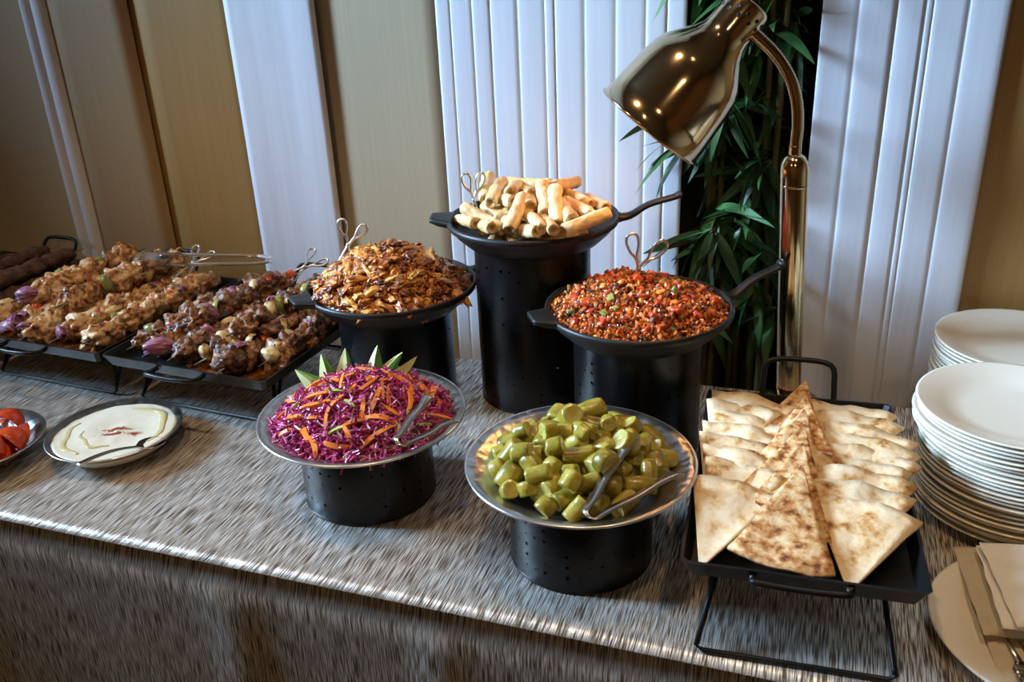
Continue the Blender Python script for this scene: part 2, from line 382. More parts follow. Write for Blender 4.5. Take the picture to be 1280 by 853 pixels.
drape('backdrop_panel', 0.22, 1.2, 1.613, [0.1, 0.4, 0.7], 0.004, M['brown'], 'brown fabric panel at right edge behind the plates', 'backdrop', soft=True, seed=9)

# table and cloth
TX0, TX1, TY0, TY1 = -2.35, 0.72, 0.785, 1.475
t = tag(empty('buffet_table', ((TX0 + TX1) / 2, (TY0 + TY1) / 2, 0)), 'long wooden buffet table hidden under the silver cloth', 'table')
mk('tabletop', xf(box(TX1 - TX0 - 0.02, TY1 - TY0 - 0.02, 0.03, 0.003), Matrix.Translation((0, 0, ZT - 0.036))), M['wood'], t, False)
lm = me('leg', *box(0.05, 0.05, ZT - 0.037, 0.004), M['wood'], False)
for sx in (-1, 1):
    for sy in (-1, 1): ob('leg', lm, t, (sx * (TX1 - TX0 - 0.2) / 2, sy * (TY1 - TY0 - 0.16) / 2, 0))

def tablecloth():
    nx = 260
    prof = []                                   # (y, z, arclength, drop)
    rb = 0.014
    for i in range(7): prof.append((TY1 + 0.004, 0.15 + (ZT - rb - 0.15) * i / 6, 1 - i / 6))
    for a in (30, 60, 90): prof.append((TY1 + 0.004 - rb + rb * math.cos(R(a)), ZT - rb + rb * math.sin(R(a)), 0))
    for i in range(1, 36): prof.append((TY1 - (TY1 - TY0) * i / 36, ZT, 0))
    for a in (90, 67, 45, 22, 0): prof.append((TY0 - 0.004 + rb - rb * math.cos(R(90 - a)) , ZT - rb + rb * math.sin(R(a)), 0))
    for i in range(1, 26): prof.append((TY0 - 0.004, (ZT - rb) - (ZT - rb - 0.03) * i / 25, i / 25))
    V, F, UV = [], [], []
    k = len(prof); s = 0; arc = [0]
    for i in range(1, k):
        s += math.hypot(prof[i][0] - prof[i - 1][0], prof[i][1] - prof[i - 1][1]); arc.append(s)
    folds = [(-0.715, 0.040, 0.020), (-0.40, 0.030, 0.014), (-1.25, 0.05, 0.016), (0.05, 0.04, 0.02), (-1.7, 0.05, 0.02)]
    for i in range(nx + 1):
        x = TX0 - 0.005 + (TX1 - TX0 + 0.01) * i / nx
        for j, (y, z, d) in enumerate(prof):
            yy, zz = y, z
            if d > 0:
                sgn = -1 if y < 1 else 1
                g = 0.0
                for fx, fw, fa in folds:
                    q = (x - fx + 0.05 * d * math.sin(fx * 9)) / fw
                    g += fa * math.exp(-q * q) * (0.25 + d) - 0.5 * fa * math.exp(-((q - 1.7) ** 2)) * d
                g += 0.012 * d * (noise.noise(Vector((x * 5, d * 1.5, 2))) + 0.5)
                yy += sgn * max(g, -0.003 * 0)
            else:
                zz += 0.0007 * noise.noise(Vector((x * 9, y * 9, 1)))
                zz += 0.0011 * math.exp(-((y - (0.845 + 0.01 * noise.noise(Vector((x * 14, 0, 0))))) / 0.004) ** 2)
                zz += 0.0014 * math.exp(-((x + 1.235 + 0.1 * (y - 1.1)) / 0.006) ** 2)
            V.append((x, yy, zz)); UV.append((x, arc[j]))
    for i in range(nx):
        for j in range(k - 1):
            F.append((i * k + j, i * k + j + 1, (i + 1) * k + j + 1, (i + 1) * k + j))
    m = me('tablecloth', V, F, M['cloth'])
    uv = m.uv_layers.new(name='UVMap')
    idx = [0] * len(m.loops); m.loops.foreach_get('vertex_index', idx)
    uv.data.foreach_set('uv', [c for q in idx for c in UV[q]])
    o = ob('tablecloth', m)
    s = o.modifiers.new('thickness', 'SOLIDIFY'); s.thickness = 0.0012; s.offset = -1
    tag(o, 'silver-brown shimmering thread tablecloth draped over the buffet table', 'tablecloth')
tablecloth()

# ------------------------------------------------------------------ perforated stands
def perforated(rad, h, seed):
    """thin-walled cylinder with punched holes: outer skin, inner skin and the walls of every hole"""
    rg = random.Random(seed)
    nt = 40; cell = 2 * PI * rad / nt; nz = max(3, int(h / cell)); cz_ = h / nz
    holes = {}
    for i in range(nt):
        for j in range(1, nz - 1):
            q = rg.random()
            if i % 2 == 0: hr = 0.0026 if q < 0.26 else (0.0012 if q < 0.55 else 0)
            else: hr = 0.0010 if q < 0.30 else (0.0020 if q < 0.36 else 0)
            if hr: holes[(i, j)] = hr
    V, F, rims = [], [], {}
    for skin, rr in ((0, rad), (1, rad - 0.0016)):
        idx = {}
        def P(th, z): return (rr * math.cos(th), rr * math.sin(th), z)
        def vid(a, b):
            a %= 2 * nt
            if (a, b) not in idx: idx[(a, b)] = len(V); V.append(P(PI * a / nt, b * cz_ / 2))
            return idx[(a, b)]
        for i in range(nt):
            for j in range(nz):
                ring = [vid(2 * i, 2 * j), vid(2 * i + 1, 2 * j), vid(2 * i + 2, 2 * j), vid(2 * i + 2, 2 * j + 1), vid(2 * i + 2, 2 * j + 2), vid(2 * i + 1, 2 * j + 2), vid(2 * i, 2 * j + 2), vid(2 * i, 2 * j + 1)]
                if (i, j) not in holes:
                    F.append(tuple(ring) if skin == 0 else tuple(ring[::-1])); continue
                hr = holes[(i, j)]; c0 = len(V)
                for s in range(8):
                    a = -3 * PI / 4 + s * PI / 4
                    V.append(P((i + 0.5) * 2 * PI / nt + hr * math.cos(a) / rad, (j + 0.5) * cz_ + hr * math.sin(a)))
                rims.setdefault((i, j), []).append(c0)
                for s in range(8):
                    q = (ring[s], ring[(s + 1) % 8], c0 + (s + 1) % 8, c0 + s); F.append(q if skin == 0 else q[::-1])
    for a, b in rims.values():
        n = len(V); V += [V[a + s] for s in range(8)] + [V[b + s] for s in range(8)]
        for s in range(8): F.append((n + s, n + (s + 1) % 8, n + 8 + (s + 1) % 8, n + 8 + s))
    return V, F

def stand(x, y, rad, h, seed, label):
    root = tag(empty('perforated_stand', (x, y, ZT + 0.001)), label, 'stand', 'black perforated riser stands')
    o = mk('perforated_shell', perforated(rad, h, seed), M['enamel'], root, smooth=True)
    hoop = lathe([(rad - 0.003, 0), (rad + 0.0006, 0), (rad + 0.0008, 0.0016), (rad + 0.0003, 0.003), (rad - 0.003, 0.003), (rad - 0.003, 0)], 64)
    mk('bottom_hoop', hoop, M['enamel'], root)
    mk('top_hoop', xf(hoop, Matrix.Translation((0, 0, h - 0.003))), M['enamel'], root)
    return root

stand(-0.261, 0.948, 0.094, 0.112, 1, 'low black perforated stand under the pickle bowl')
stand(-0.604, 1.004, 0.097, 0.106, 2, 'low black perforated stand under the red cabbage bowl')
stand(-0.459, 1.378, 0.099, 0.283, 3, 'tallest black perforated stand under the spring roll pan')
stand(-0.250, 1.252, 0.099, 0.1915, 4, 'mid-height black perforated stand under the minced meat pan')
stand(-0.703, 1.322, 0.101, 0.168, 5, 'mid-height black perforated stand under the shredded chicken pan')

# ------------------------------------------------------------------ cast iron pans (origin at rim centre height)
def pan(x, y, zr, rad, ang, label, tab_up=0.0, hl=0.125, h_up=0.03):
    root = tag(empty('cast_iron_pan', (x, y, ZT + zr), ang), label, 'pan', 'cast iron pans of hot food')
    d = 0.046
    prof = [(0.0, -d), (rad * 0.66, -d), (rad * 0.80, -d + 0.006), (rad * 0.92, -d * 0.52), (rad * 0.975, -0.014), (rad + 0.001, -0.011), (rad + 0.003, -0.006), (rad + 0.002, -0.001),
            (rad - 0.001, 0.0), (rad - 0.004, -0.002), (rad * 0.955, -0.012), (rad * 0.90, -d * 0.5), (rad * 0.77, -d + 0.010), (rad * 0.64, -d + 0.005), (0.0, -d + 0.005)]
    mk('pan_body', lathe(prof, 72), M['iron'], root)
    # long handle along +x
    pts = [(rad - 0.002, 0, -0.008), (rad + 0.02, 0, -0.005), (rad + 0.05, 0, h_up * 0.45), (rad + 0.09, 0, h_up * 0.85), (rad + hl - 0.006, 0, h_up), (rad + hl, 0, h_up)]
    path = smooth_path(pts, 4)
    n = len(path)
    rads = [0.013 - 0.004 * math.sin(PI * min(1, i / (n - 1))) for i in range(n)]; rads[-1] = 0.005; rads[-2] = 0.008; rads[0] = 0.016; rads[1] = 0.015
    mk('long_handle', tube(path, rads, 12, flat=0.55), M['iron'], root)
    # helper lug along -x : a flat tapered plate blended into the rim
    V, F = [], []
    rows_ = [(-rad + 0.006, 0.036, 0.0), (-rad - 0.004, 0.031, 0.001), (-rad - 0.016, 0.026, 0.002), (-rad - 0.026, 0.0225, 0.003), (-rad - 0.030, 0.019, 0.003)]
    for x_, hw_, zz in rows_:
        for s_ in (-1, -0.92, -0.5, 0, 0.5, 0.92, 1): V.append((x_, s_ * hw_, zz + tab_up - (0.0015 if abs(s_) == 1 else 0.0)))
        for s_ in (1, 0, -1): V.append((x_, s_ * hw_ * 0.94, zz + tab_up - (0.010 if x_ > -rad - 0.02 else 0.007)))
    for i in range(4):
        for k in range(10): F.append((i * 10 + k, i * 10 + (k + 1) % 10, (i + 1) * 10 + (k + 1) % 10, (i + 1) * 10 + k))
    F.append(tuple(40 + k for k in range(10)))
    mk('helper_handle', (V, F), M['iron'], root)
    return root

A_ROLL, A_MINCE, A_CHICK = math.atan2(0.07, 0.24), math.atan2(0.10, 0.155), math.atan2(0.13, 0.13)
pan(-0.455, 1.375, 0.330, 0.142, A_ROLL, 'cast iron pan of spring rolls on the tallest stand', h_up=0.028, hl=0.105)
pan(-0.249, 1.250, 0.238, 0.1405, A_MINCE, 'cast iron pan of minced meat beside the heat lamp', h_up=0.035, hl=0.10)
pan(-0.700, 1.315, 0.213, 0.147, A_CHICK, 'cast iron pan of shredded chicken next to the kebab trays', h_up=0.012, hl=0.07)

# ------------------------------------------------------------------ hammered bowls and shallow dishes
def bowl(x, y, zr, rad, stand_r, stand_h, label):
    root = tag(empty('hammered_bowl', (x, y, ZT + zr)), label, 'bowl', 'hammered steel serving bowls')
    rs = stand_r
    zs = stand_h - zr + 0.002                        # rests on the stand's hoop
    prof = [(0, zs - 0.035), (rs * 0.5, zs - 0.033), (rs * 0.85, zs - 0.018), (rs + 0.002, zs), (rs + 0.02, zs * 0.62), (rad - 0.012, -0.006), (rad - 0.002, -0.002), (rad, 0.0008), (rad - 0.002, 0.002), (rad - 0.013, -0.002),
            (rs + 0.019, zs * 0.62 + 0.0025), (rs + 0.001, zs + 0.003), (rs * 0.85, zs - 0.015), (rs * 0.5, zs - 0.030), (0, zs - 0.032)]
    mk('bowl_body', lathe(prof, 80), M['hammered'], root)
    ring = lathe([(rad - 0.0022, 0.001), (rad - 0.0008, -0.0012), (rad + 0.0012, -0.0006), (rad + 0.0012, 0.0014), (rad - 0.0005, 0.0026), (rad - 0.0022, 0.001)], 80)
    mk('rolled_rim', ring, M['chrome'], root)
    return root
bowl(-0.261, 0.948, 0.140, 0.147, 0.094, 0.112, 'hammered steel bowl of pickles on low stand beside flatbread')
bowl(-0.604, 1.004, 0.132, 0.150, 0.097, 0.106, 'hammered steel bowl of red cabbage salad on low stand')

def dish(x, y, zr, rad, label):
    root = tag(empty('shallow_dish', (x, y, ZT + 0.001)), label, 'dish', 'shallow steel dishes on the cloth')
    prof = [(0, 0), (rad * 0.55, 0), (rad * 0.78, zr * 0.45), (rad - 0.002, zr - 0.002), (rad + 0.001, zr), (rad - 0.001, zr + 0.0015), (rad * 0.77, zr * 0.45 + 0.003), (rad * 0.55, 0.003), (0, 0.003)]
    mk('dish_body', lathe(prof, 64), M['hammered'], root)
    ring = lathe([(rad - 0.002, zr), (rad - 0.0005, zr - 0.0012), (rad + 0.0015, zr), (rad, zr + 0.002), (rad - 0.002, zr)], 64)
    mk('rolled_rim', ring, M['chrome'], root)
HX, HY, HZ, HR = -1.079, 1.004, 0.034, 0.107
dish(HX, HY, HZ, HR, 'round steel dish of pale dip with paprika')
TOX, TOY = -1.283, 0.909
dish(TOX, TOY, HZ, HR, 'round steel dish of tomatoes at the left edge')

# dip
def dip():
    root = tag(empty('tahini_dip', (HX, HY, ZT + 0.004)), 'pale creamy dip with oil swirl and paprika in steel dish', 'dip')
    V, F = [], []
    nr, na = 16, 64; rr = HR * 0.93
    def hz(x, y):
        r = math.hypot(x, y) / rr; a = math.atan2(y, x)
        return HZ - 0.0075 + 0.0018 * math.sin(r * 9 + a) * (1 - r * 0.4) + 0.001 * noise.noise(Vector((x * 60, y * 60, 0)))
    V.append((0, 0, hz(0, 0)))
    for i in range(1, nr + 1):
        for j in range(na):
            a = 2 * PI * j / na; r = rr * i / nr
            V.append((r * math.cos(a), r * math.sin(a), hz(r * math.cos(a), r * math.sin(a))))
    for j in range(na): F.append((0, 1 + j, 1 + (j + 1) % na))
    for i in range(nr - 1):
        for j in range(na):
            a, b = 1 + i * na + j, 1 + i * na + (j + 1) % na
            F.append((a, a + na, b + na, b))
    n0 = len(V)
    for j in range(na):
        a = 2 * PI * j / na; V.append((rr * 0.82 * math.cos(a), rr * 0.82 * math.sin(a), 0.005))
    o = 1 + (nr - 1) * na
    for j in range(na): F.append((o + j, n0 + j, n0 + (j + 1) % na, o + (j + 1) % na))
    F.append(tuple(n0 + j for j in reversed(range(na))))
    mk('dip_body', (V, F), M['hummus'], root)
    # oil swirl: a flattened tube lying in the groove
    for nm, r0, a0, a1, w in (('oil_swirl', 0.078, R(-15), R(110), 0.0060), ('oil_swirl', 0.080, R(175), R(265), 0.0055), ('oil_swirl', 0.052, R(200), R(300), 0.0035)):
        pts = []
        for s in range(25):
            a = a0 + (a1 - a0) * s / 24; r = r0 + 0.003 * math.sin(s * 0.5)
            pts.append((r * math.cos(a), r * math.sin(a), hz(r * math.cos(a), r * math.sin(a)) + 0.0004))
        mk(nm, tube(pts, [w * (0.35 + 0.65 * math.sin(PI * (i + 0.6) / 26)) for i in range(25)], 8, flat=0.22), M['oil'], root)
    # paprika dusting : thin heaps of grains
    rg = random.Random(5); parts = []
    for cx_, cy_, n, sp, dx in ((0.002, 0.004, 420, 0.012, 0.020), (0.000, -0.011, 330, 0.010, 0.018), (0.036, -0.012, 110, 0.012, 0.012)):
        for i in range(n):
            x = cx_ + rg.gauss(0, dx * 0.5); y = cy_ + rg.gauss(0, 0.0028)
            xr, yr = x * 0.94 - y * 0.33, x * 0.33 + y * 0.94
            s = rg.uniform(0.0004, 0.0011)
            parts.append(xf(([Vector((1, 0, 0)), Vector((-1, 0, 0)), Vector((0, 1, 0)), Vector((0, -1, 0)), Vector((0, 0, 1)), Vector((0, 0, -1))], [(0, 2, 4), (2, 1, 4), (1, 3, 4), (3, 0, 4), (2, 0, 5), (1, 2, 5), (3, 1, 5), (0, 3, 5)]),
                            Matrix.Translation((xr, yr, hz(xr, yr) + s * 0.4)) @ Matrix.Diagonal((s, s, s * 0.6, 1))))
    p = mk('paprika', join(*parts), M['paprika'], root, False); tag(p, 'rust red paprika dusting', kind='stuff')
dip()

def spoon_mesh(L=0.17, bw=0.020):
    V, F = [], []
    prof = []                                          # handle ribbon then bowl, along +x
    n = 26
    for i in range(n + 1):
        t = i / n; x = t * L
        if t < 0.68: w = 0.0055 - 0.0025 * (t / 0.68); z = 0.010 * math.sin(t / 0.68 * PI) * 0.6; d = 0
        else:
            q = (t - 0.68) / 0.32; w = bw * math.sqrt(max(0.0, 1 - (2 * q - 1) ** 2)) * 0.98 + 0.002 * (1 - q); z = 0.0; d = 0.007 * math.sin(PI * q)
        for s in (-1, -0.5, 0, 0.5, 1): V.append((x, s * w, z - d * (1 - s * s)))
    for i in range(n):
        for s in range(4): F.append((i * 5 + s, i * 5 + s + 1, (i + 1) * 5 + s + 1, (i + 1) * 5 + s))
    return V, F

def spoon(name, a, b, L, matr, label, roll=0.0):
    a, b = Vector(a), Vector(b)
    o = mk(name, spoon_mesh(L), matr, loc=a, rot=quat_x(b - a, roll))
    s = o.modifiers.new('thickness', 'SOLIDIFY'); s.thickness = 0.0016; s.offset = 0
    return tag(o, label, 'spoon')
spoon('serving_spoon', (-1.036, 0.878, ZT + 0.047), (-1.004, 0.948, ZT + 0.038), 0.14, M['steel'], 'small steel spoon resting in the pale dip')
spoon('serving_spoon', (-1.268, 0.800, ZT + 0.062), (-1.262, 0.905, ZT + 0.050), 0.15, M['steel'], 'dark steel spoon resting in the tomato dish')

# tomatoes : wedge slices
def wedge_fruit(rad, half, n=12, m=8):
    """slice of a ball between two meridian planes; returns skin+flesh"""
    V, F = [], []
    for i in range(n + 1):
        la = -PI / 2 + PI * i / n
        for j in range(m + 1):
            lo = -half + 2 * half * j / m
            V.append((rad * math.cos(la) * math.cos(lo), rad * math.cos(la) * math.sin(lo), rad * 0.85 * math.sin(la)))
    for i in range(n):
        for j in range(m): F.append((i * (m + 1) + j, i * (m + 1) + j + 1, (i + 1) * (m + 1) + j + 1, (i + 1) * (m + 1) + j))
    for j in (0, m):
        c = len(V); V.append((0.25 * rad, 0, 0))
        for i in range(n):
            a, b = i * (m + 1) + j, (i + 1) * (m + 1) + j
            F.append((c, a, b) if j else (c, b, a))
    return V, F
tm = [me('tomato_wedge', *lump(wedge_fruit(0.030, 0.62), 1, 1, 1, 0.06, 20, s), M['tomato']) for s in range(3)]
rg = random.Random(3)
for i in range(16):
    a = rg.uniform(0, 2 * PI) if i > 6 else R(-70 + i * 24); r = 0.060 * math.sqrt(rg.random()) if i > 6 else 0.062
    z = ZT + 0.020 + 0.012 * (1 - (r / 0.08) ** 2) + (0.012 if i > 10 else 0)
    o = ob('tomato_wedge', tm[i % 3], None, (TOX + r * math.cos(a), TOY + r * math.sin(a), z), Euler((rg.uniform(-1.2, 1.2), rg.uniform(-0.9, 0.3), rg.uniform(0, 6.28))))
    tag(o, 'red tomato wedge in the steel dish at the left edge', 'tomato', 'tomato wedges in the dish')

# ------------------------------------------------------------------ trays
def tray_mesh(w, l, d, th=0.0025, slope=0.008):
    V, F = [], []
    def loop(hw, hl, z):
        n = len(V); c = 0.006
        for x, y in ((-hw + c, -hl), (hw - c, -hl), (hw, -hl + c), (hw, hl - c), (hw - c, hl), (-hw + c, hl), (-hw, hl - c), (-hw, -hl + c)): V.append((x, y, z))
        return n
    hw, hl = w / 2, l / 2
    ls = [loop(hw - slope, hl - slope, -d), loop(hw, hl, -0.002), loop(hw + 0.001, hl + 0.001, 0.0), loop(hw - th, hl - th, 0.0), loop(hw - slope - th, hl - slope - th, -d + th)]
    for a, b in zip(ls[:-1], ls[1:]):
        for i in range(8): F.append((a + i, a + (i + 1) % 8, b + (i + 1) % 8, b + i))
    F.append(tuple(ls[0] + i for i in reversed(range(8)))); F.append(tuple(ls[-1] + i for i in range(8)))
    return V, F

def tray(x, y, zr, w, l, d, rz, label, feet_v, feet_u, top_v, hw=0.05, front_up=0.0, back_up=0.03, slabel=None, wire=0.0032, name='serving_griddle', second=0.05, front_out=1.0):
    root = tag(empty(name, (x, y, ZT + zr), rz), label, 'tray', 'black metal trays on wire stands')
    mk('tray_body', tray_mesh(w, l, d), M['black'], root, smooth=False)
    for s, up in ((-1, front_up), (1, back_up)):
        v0 = s * (l / 2 - 0.001)
        fo = s * (front_out if s < 0 else 1.0)
        pts = [(-hw, v0, -0.008), (-hw, v0 + fo * 0.016, -0.006 + up * 0.5), (-hw + 0.006, v0 + fo * 0.032, up), (0, v0 + fo * 0.036, up * 1.1), (hw - 0.006, v0 + fo * 0.032, up), (hw, v0 + fo * 0.016, -0.006 + up * 0.5), (hw, v0, -0.008)]
        mk('handle', tube(smooth_path(pts, 4), 0.0042, 8), M['black'], root)
    st = tag(empty('wire_stand', (x, y, ZT + 0.001), rz), slabel, 'stand', 'folding wire tray stands')
    h = zr - d - 0.001
    for s in (-1, 1):
        fv, tv = s * feet_v, s * top_v
        pts = [(-feet_u + 0.02, tv, h - wire), (-feet_u, fv, wire + 0.006), (-feet_u + 0.008, fv, wire), (feet_u - 0.008, fv, wire), (feet_u, fv, wire + 0.006), (feet_u - 0.02, tv, h - wire)]
        mk('leg_frame', tube(pts, wire, 8), M['black'], st)
        for q in (-1, 1):
            mk('brace', tube([(q * (feet_u - 0.001), fv, wire + 0.008), (q * (feet_u - 0.02), tv - s * second, h - wire)], wire, 8), M['black'], st)
        mk('top_bar', tube([(-feet_u + 0.012, tv, h - wire), (feet_u - 0.012, tv, h - wire)], wire, 8), M['black'], st)
    return root

# flatbread tray
BX, BY, BZ, BRZ = 0.006, 1.022, 0.120, R(3.4)
tray(BX, BY, BZ, 0.256, 0.418, 0.022, BRZ, 'black rectangular tray of flatbread wedges beside the plates', 0.215, 0.106, 0.165, front_up=-0.010, front_out=0.25, back_up=0.04, slabel='black wire stand under the flatbread tray', name='bread_tray')

# kebab trays
KR = R(-3.5)
ku, kv = Vector((math.cos(KR), math.sin(KR), 0)), Vector((-math.sin(KR), math.cos(KR), 0))
KC = Vector((-0.996, 1.301, 0)); KZ = 0.110
KCS = [KC, KC - ku * 0.363, KC - ku * 0.728]
for c, nm in zip(KCS, ('beef skewers nearest the shredded chicken', 'chicken skewers between the two other kebab trays', 'dark minced kebabs at the far left')):
    tray(c.x, c.y, KZ, 0.352, 0.400, 0.022, KR, 'black griddle tray holding ' + nm, 0.155, 0.150, 0.120, front_up=-0.004, back_up=0.034, slabel='black wire stand under the tray of ' + nm, second=0.03)

def kpos(t, u, v, z): return KCS[t] + ku * u + kv * v + Vector((0, 0, ZT + z))

# pools of cooking juices in the kebab trays
def pool(t, seed, label):
    V, F = [], []; n = 40
    V.append(kpos(t, 0, 0, KZ - 0.0155))
    for i in range(n):
        a = 2 * PI * i / n; c, s = math.cos(a), math.sin(a)
        q = 1 / max(abs(c) / 0.158, abs(s) / 0.180)
        if t == 0 and c < 0: q *= 1 + 0.55 * c
        q *= 0.96 + 0.04 * noise.noise(Vector((c * 3, s * 3, seed)))
        V.append(kpos(t, c * q, s * q, KZ - 0.0185))
    for i in range(n): F.append((0, 1 + i, 1 + (i + 1) % n))
    tag(mk('cooking_juices', (V, F), M['sauce']), label, 'sauce')
pool(0, 1, 'shiny orange cooking oil under the beef skewers')
pool(1, 2, 'shiny orange cooking oil under the chicken skewers')

# kebab pieces
def petal(seed, sx=0.024, sy=0.016, sz=0.012):
    """a curved onion or pepper layer with thickness"""
    V, F = [], []; n, m = 8, 6
    for side in (0, 1):
        rr = 1.0 - 0.16 * side
        for i in range(n + 1):
            u = -1 + 2 * i / n
            for j in range(m + 1):
                v = -1 + 2 * j / m
                w = math.sqrt(max(0.02, 1 - 0.85 * u * u))
                x = u * sx; y = v * sy * w; z = sz * (1 - 1.1 * v * v - 0.6 * u * u) - 0.0022 * side + 0.0022 * noise.noise(Vector((u * 2, v * 2, seed))) + 0.001 * noise.noise(Vector((u * 6, v * 6, seed)))
                V.append((x + 0.002 * noise.noise(Vector((v * 2, seed, 3))), y, z))
    k = (n + 1) * (m + 1)
    g = lambda i, j, s: s * k + i * (m + 1) + j
    for i in range(n):
        for j in range(m):
            F.append((g(i, j, 0), g(i + 1, j, 0), g(i + 1, j + 1, 0), g(i, j + 1, 0)))
            F.append((g(i, j, 1), g(i, j + 1, 1), g(i + 1, j + 1, 1), g(i + 1, j, 1)))
    for i in range(n):
        F.append((g(i, 0, 0), g(i, 0, 1), g(i + 1, 0, 1), g(i + 1, 0, 0))); F.append((g(i, m, 0), g(i + 1, m, 0), g(i + 1, m, 1), g(i, m, 1)))
    for j in range(m):
        F.append((g(0, j, 0), g(0, j + 1, 0), g(0, j + 1, 1), g(0, j, 1))); F.append((g(n, j, 0), g(n, j, 1), g(n, j + 1, 1), g(n, j + 1, 0)))
    return V, F
beef_m = [me('meat_chunk', *lump(ICO4, 0.025, 0.023, 0.020, 0.50, 1.6, s, 0.25, 0.30), M['beef']) for s in range(9)]
chick_m = [me('meat_chunk', *lump(ICO4, 0.026, 0.022, 0.019, 0.48, 1.5, s + 20, 0.2, 0.28), M['chicken']) for s in range(9)]
onion_m = [me('onion_piece', *petal(s), M['onion']) for s in range(3)]
wonion_m = [me('onion_piece', *petal(s + 5, 0.017, 0.013, 0.009), M['white_onion']) for s in range(3)]
rpep_m = [me('pepper_piece', *petal(s + 9, 0.014, 0.013, 0.007), M['red_pepper']) for s in range(2)]
gpep_m = [me('pepper_piece', *petal(s + 12, 0.018, 0.015, 0.008), M['green_pepper']) for s in range(2)]
stick_m = me('skewer_stick', *tube([(0, 0, 0), (0.25, 0, 0), (0.5, 0, 0), (0.97, 0, 0), (1.0, 0, 0)], [0.0016, 0.0016, 0.0016, 0.0014, 0.0003], 6), M['steel'])

def kebab(t, a, b, seq, meshes, label, seed, group, sc=1.0):
    """a = front end (u,v,z), b = back end; seq is a string of pieces m / o / w / r / g from front to back"""
    rg = random.Random(seed)
    A, B = kpos(t, a[0], a[1] - 0.016, a[2]), kpos(t, *b); d = B - A; L = d.length
    root = tag(empty('kebab_skewer', A), label, 'kebab', group)
    root.rotation_euler = quat_x(d).to_euler()
    st = ob('skewer_stick', stick_m, root, (-0.025, 0, 0)); st.scale = (L + 0.06, 1, 1)
    wsum = sum(1.0 if c == 'm' else 0.5 for c in seq); x = 0; stp = L / wsum
    for c in seq:
        w = stp * (1.0 if c == 'm' else 0.5); xc = x + w / 2; x += w
        if c == 'm':
            s = sc * rg.uniform(0.86, 1.22)
            ob('meat_chunk', rg.choice(meshes), root, (xc, rg.uniform(-.005, .005), rg.uniform(-.003, .005)), Euler((rg.uniform(0, 6.28), rg.uniform(-.5, .5), rg.uniform(-.6, .6))), (s * rg.uniform(.9, 1.1), s, s))
        else:
            mm = {'o': onion_m, 'w': wonion_m, 'r': rpep_m, 'g': gpep_m}[c]
            s = rg.uniform(0.75, 1.15)
            ob('onion_piece' if c in 'ow' else 'pepper_piece', rg.choice(mm), root, (xc, rg.uniform(-.008, .008), rg.uniform(.006, .013)),
               Euler((rg.uniform(-1.1, 1.1), rg.uniform(-1.2, 0.2), rg.uniform(0.3, 2.8))), (s, s, s))
    for c in rg.sample('rrgoow', 4):                     # loose vegetable bits caught on top of the meat
        s = rg.uniform(0.45, 0.75)
        ob('onion_piece' if c in 'ow' else 'pepper_piece', rg.choice({'o': onion_m, 'w': wonion_m, 'r': rpep_m, 'g': gpep_m}[c]), root,
           (rg.uniform(0.1, 0.95) * L, rg.uniform(-.016, .016), rg.uniform(.014, .020)), Euler((rg.uniform(-.9, .9), rg.uniform(-.6, .6), rg.uniform(0, 6.28))), (s, s, s))

GB, GC, GD = 'beef skewers on the griddle tray', 'chicken skewers on the griddle tray', 'dark minced kebabs on the far left tray'
zb = KZ + 0.004
kebab(0, (-0.135, -0.135, zb), (-0.105, 0.165, zb), 'mmrmmomwmmrm', beef_m, 'beef skewer lying along the left rim of the beef tray', 1, GB)
kebab(0, (-0.085, -0.150, zb), (-0.060, 0.175, zb), 'ommgmmwmmmom', beef_m, 'beef skewer second from the left rim, red onion at its front tip', 2, GB)
kebab(0, (-0.030, -0.150, zb), (-0.010, 0.175, zb), 'mmomwmmrmgmm', beef_m, 'beef skewer third from the left rim of the beef tray', 3, GB)
kebab(0, (0.028, -0.150, zb), (0.040, 0.170, zb), 'wmwmmgmmwmrm', beef_m, 'beef skewer in the lower layer third from right, yellow onion at front', 4, GB)
kebab(0, (0.085, -0.165, zb), (0.088, 0.160, zb), 'mmmrmwmmgmmm', beef_m, 'beef skewer second from the right rim with big front chunks', 5, GB)
kebab(0, (0.138, -0.120, zb), (0.138, 0.165, zb), 'wmmwmmmrmwmm', beef_m, 'beef skewer along the right rim with white onion pieces', 6, GB)
kebab(0, (-0.055, -0.085, zb + 0.032), (-0.015, 0.160, zb + 0.034), 'mogmmwmmr', beef_m, 'upper beef skewer piled on the left half of the beef tray', 7, GB)
kebab(0, (0.055, -0.090, zb + 0.032), (0.085, 0.155, zb + 0.034), 'mmwgmmomr', beef_m, 'upper beef skewer piled on the right half of the beef tray', 8, GB)
kebab(1, (-0.135, -0.160, zb), (-0.135, 0.165, zb), 'ommommgmmrmm', chick_m, 'chicken skewer along the left rim of the chicken tray', 11, GC, 1.08)
kebab(1, (-0.070, -0.165, zb), (-0.070, 0.165, zb), 'oommommgmmmm', chick_m, 'chicken skewer second from left with double red onion tip', 12, GC, 1.08)
kebab(1, (-0.008, -0.165, zb), (0.000, 0.170, zb), 'ommrmmommgmm', chick_m, 'chicken skewer third from left with upright red onion at front', 13, GC, 1.08)
kebab(1, (0.060, -0.155, zb), (0.068, 0.170, zb), 'ommgmrmmmommr', chick_m, 'chicken skewer fourth from left in the chicken tray', 14, GC, 1.08)
kebab(1, (0.125, -0.140, zb), (0.128, 0.170, zb), 'mmgmmrmmgmmm', chick_m, 'chicken skewer along the right rim with peppers', 15, GC, 1.0)
kebab(1, (-0.100, -0.090, zb + 0.036), (-0.085, 0.175, zb + 0.038), 'ommgmmrmm', chick_m, 'upper chicken skewer piled on the left of the chicken tray', 16, GC, 1.08)
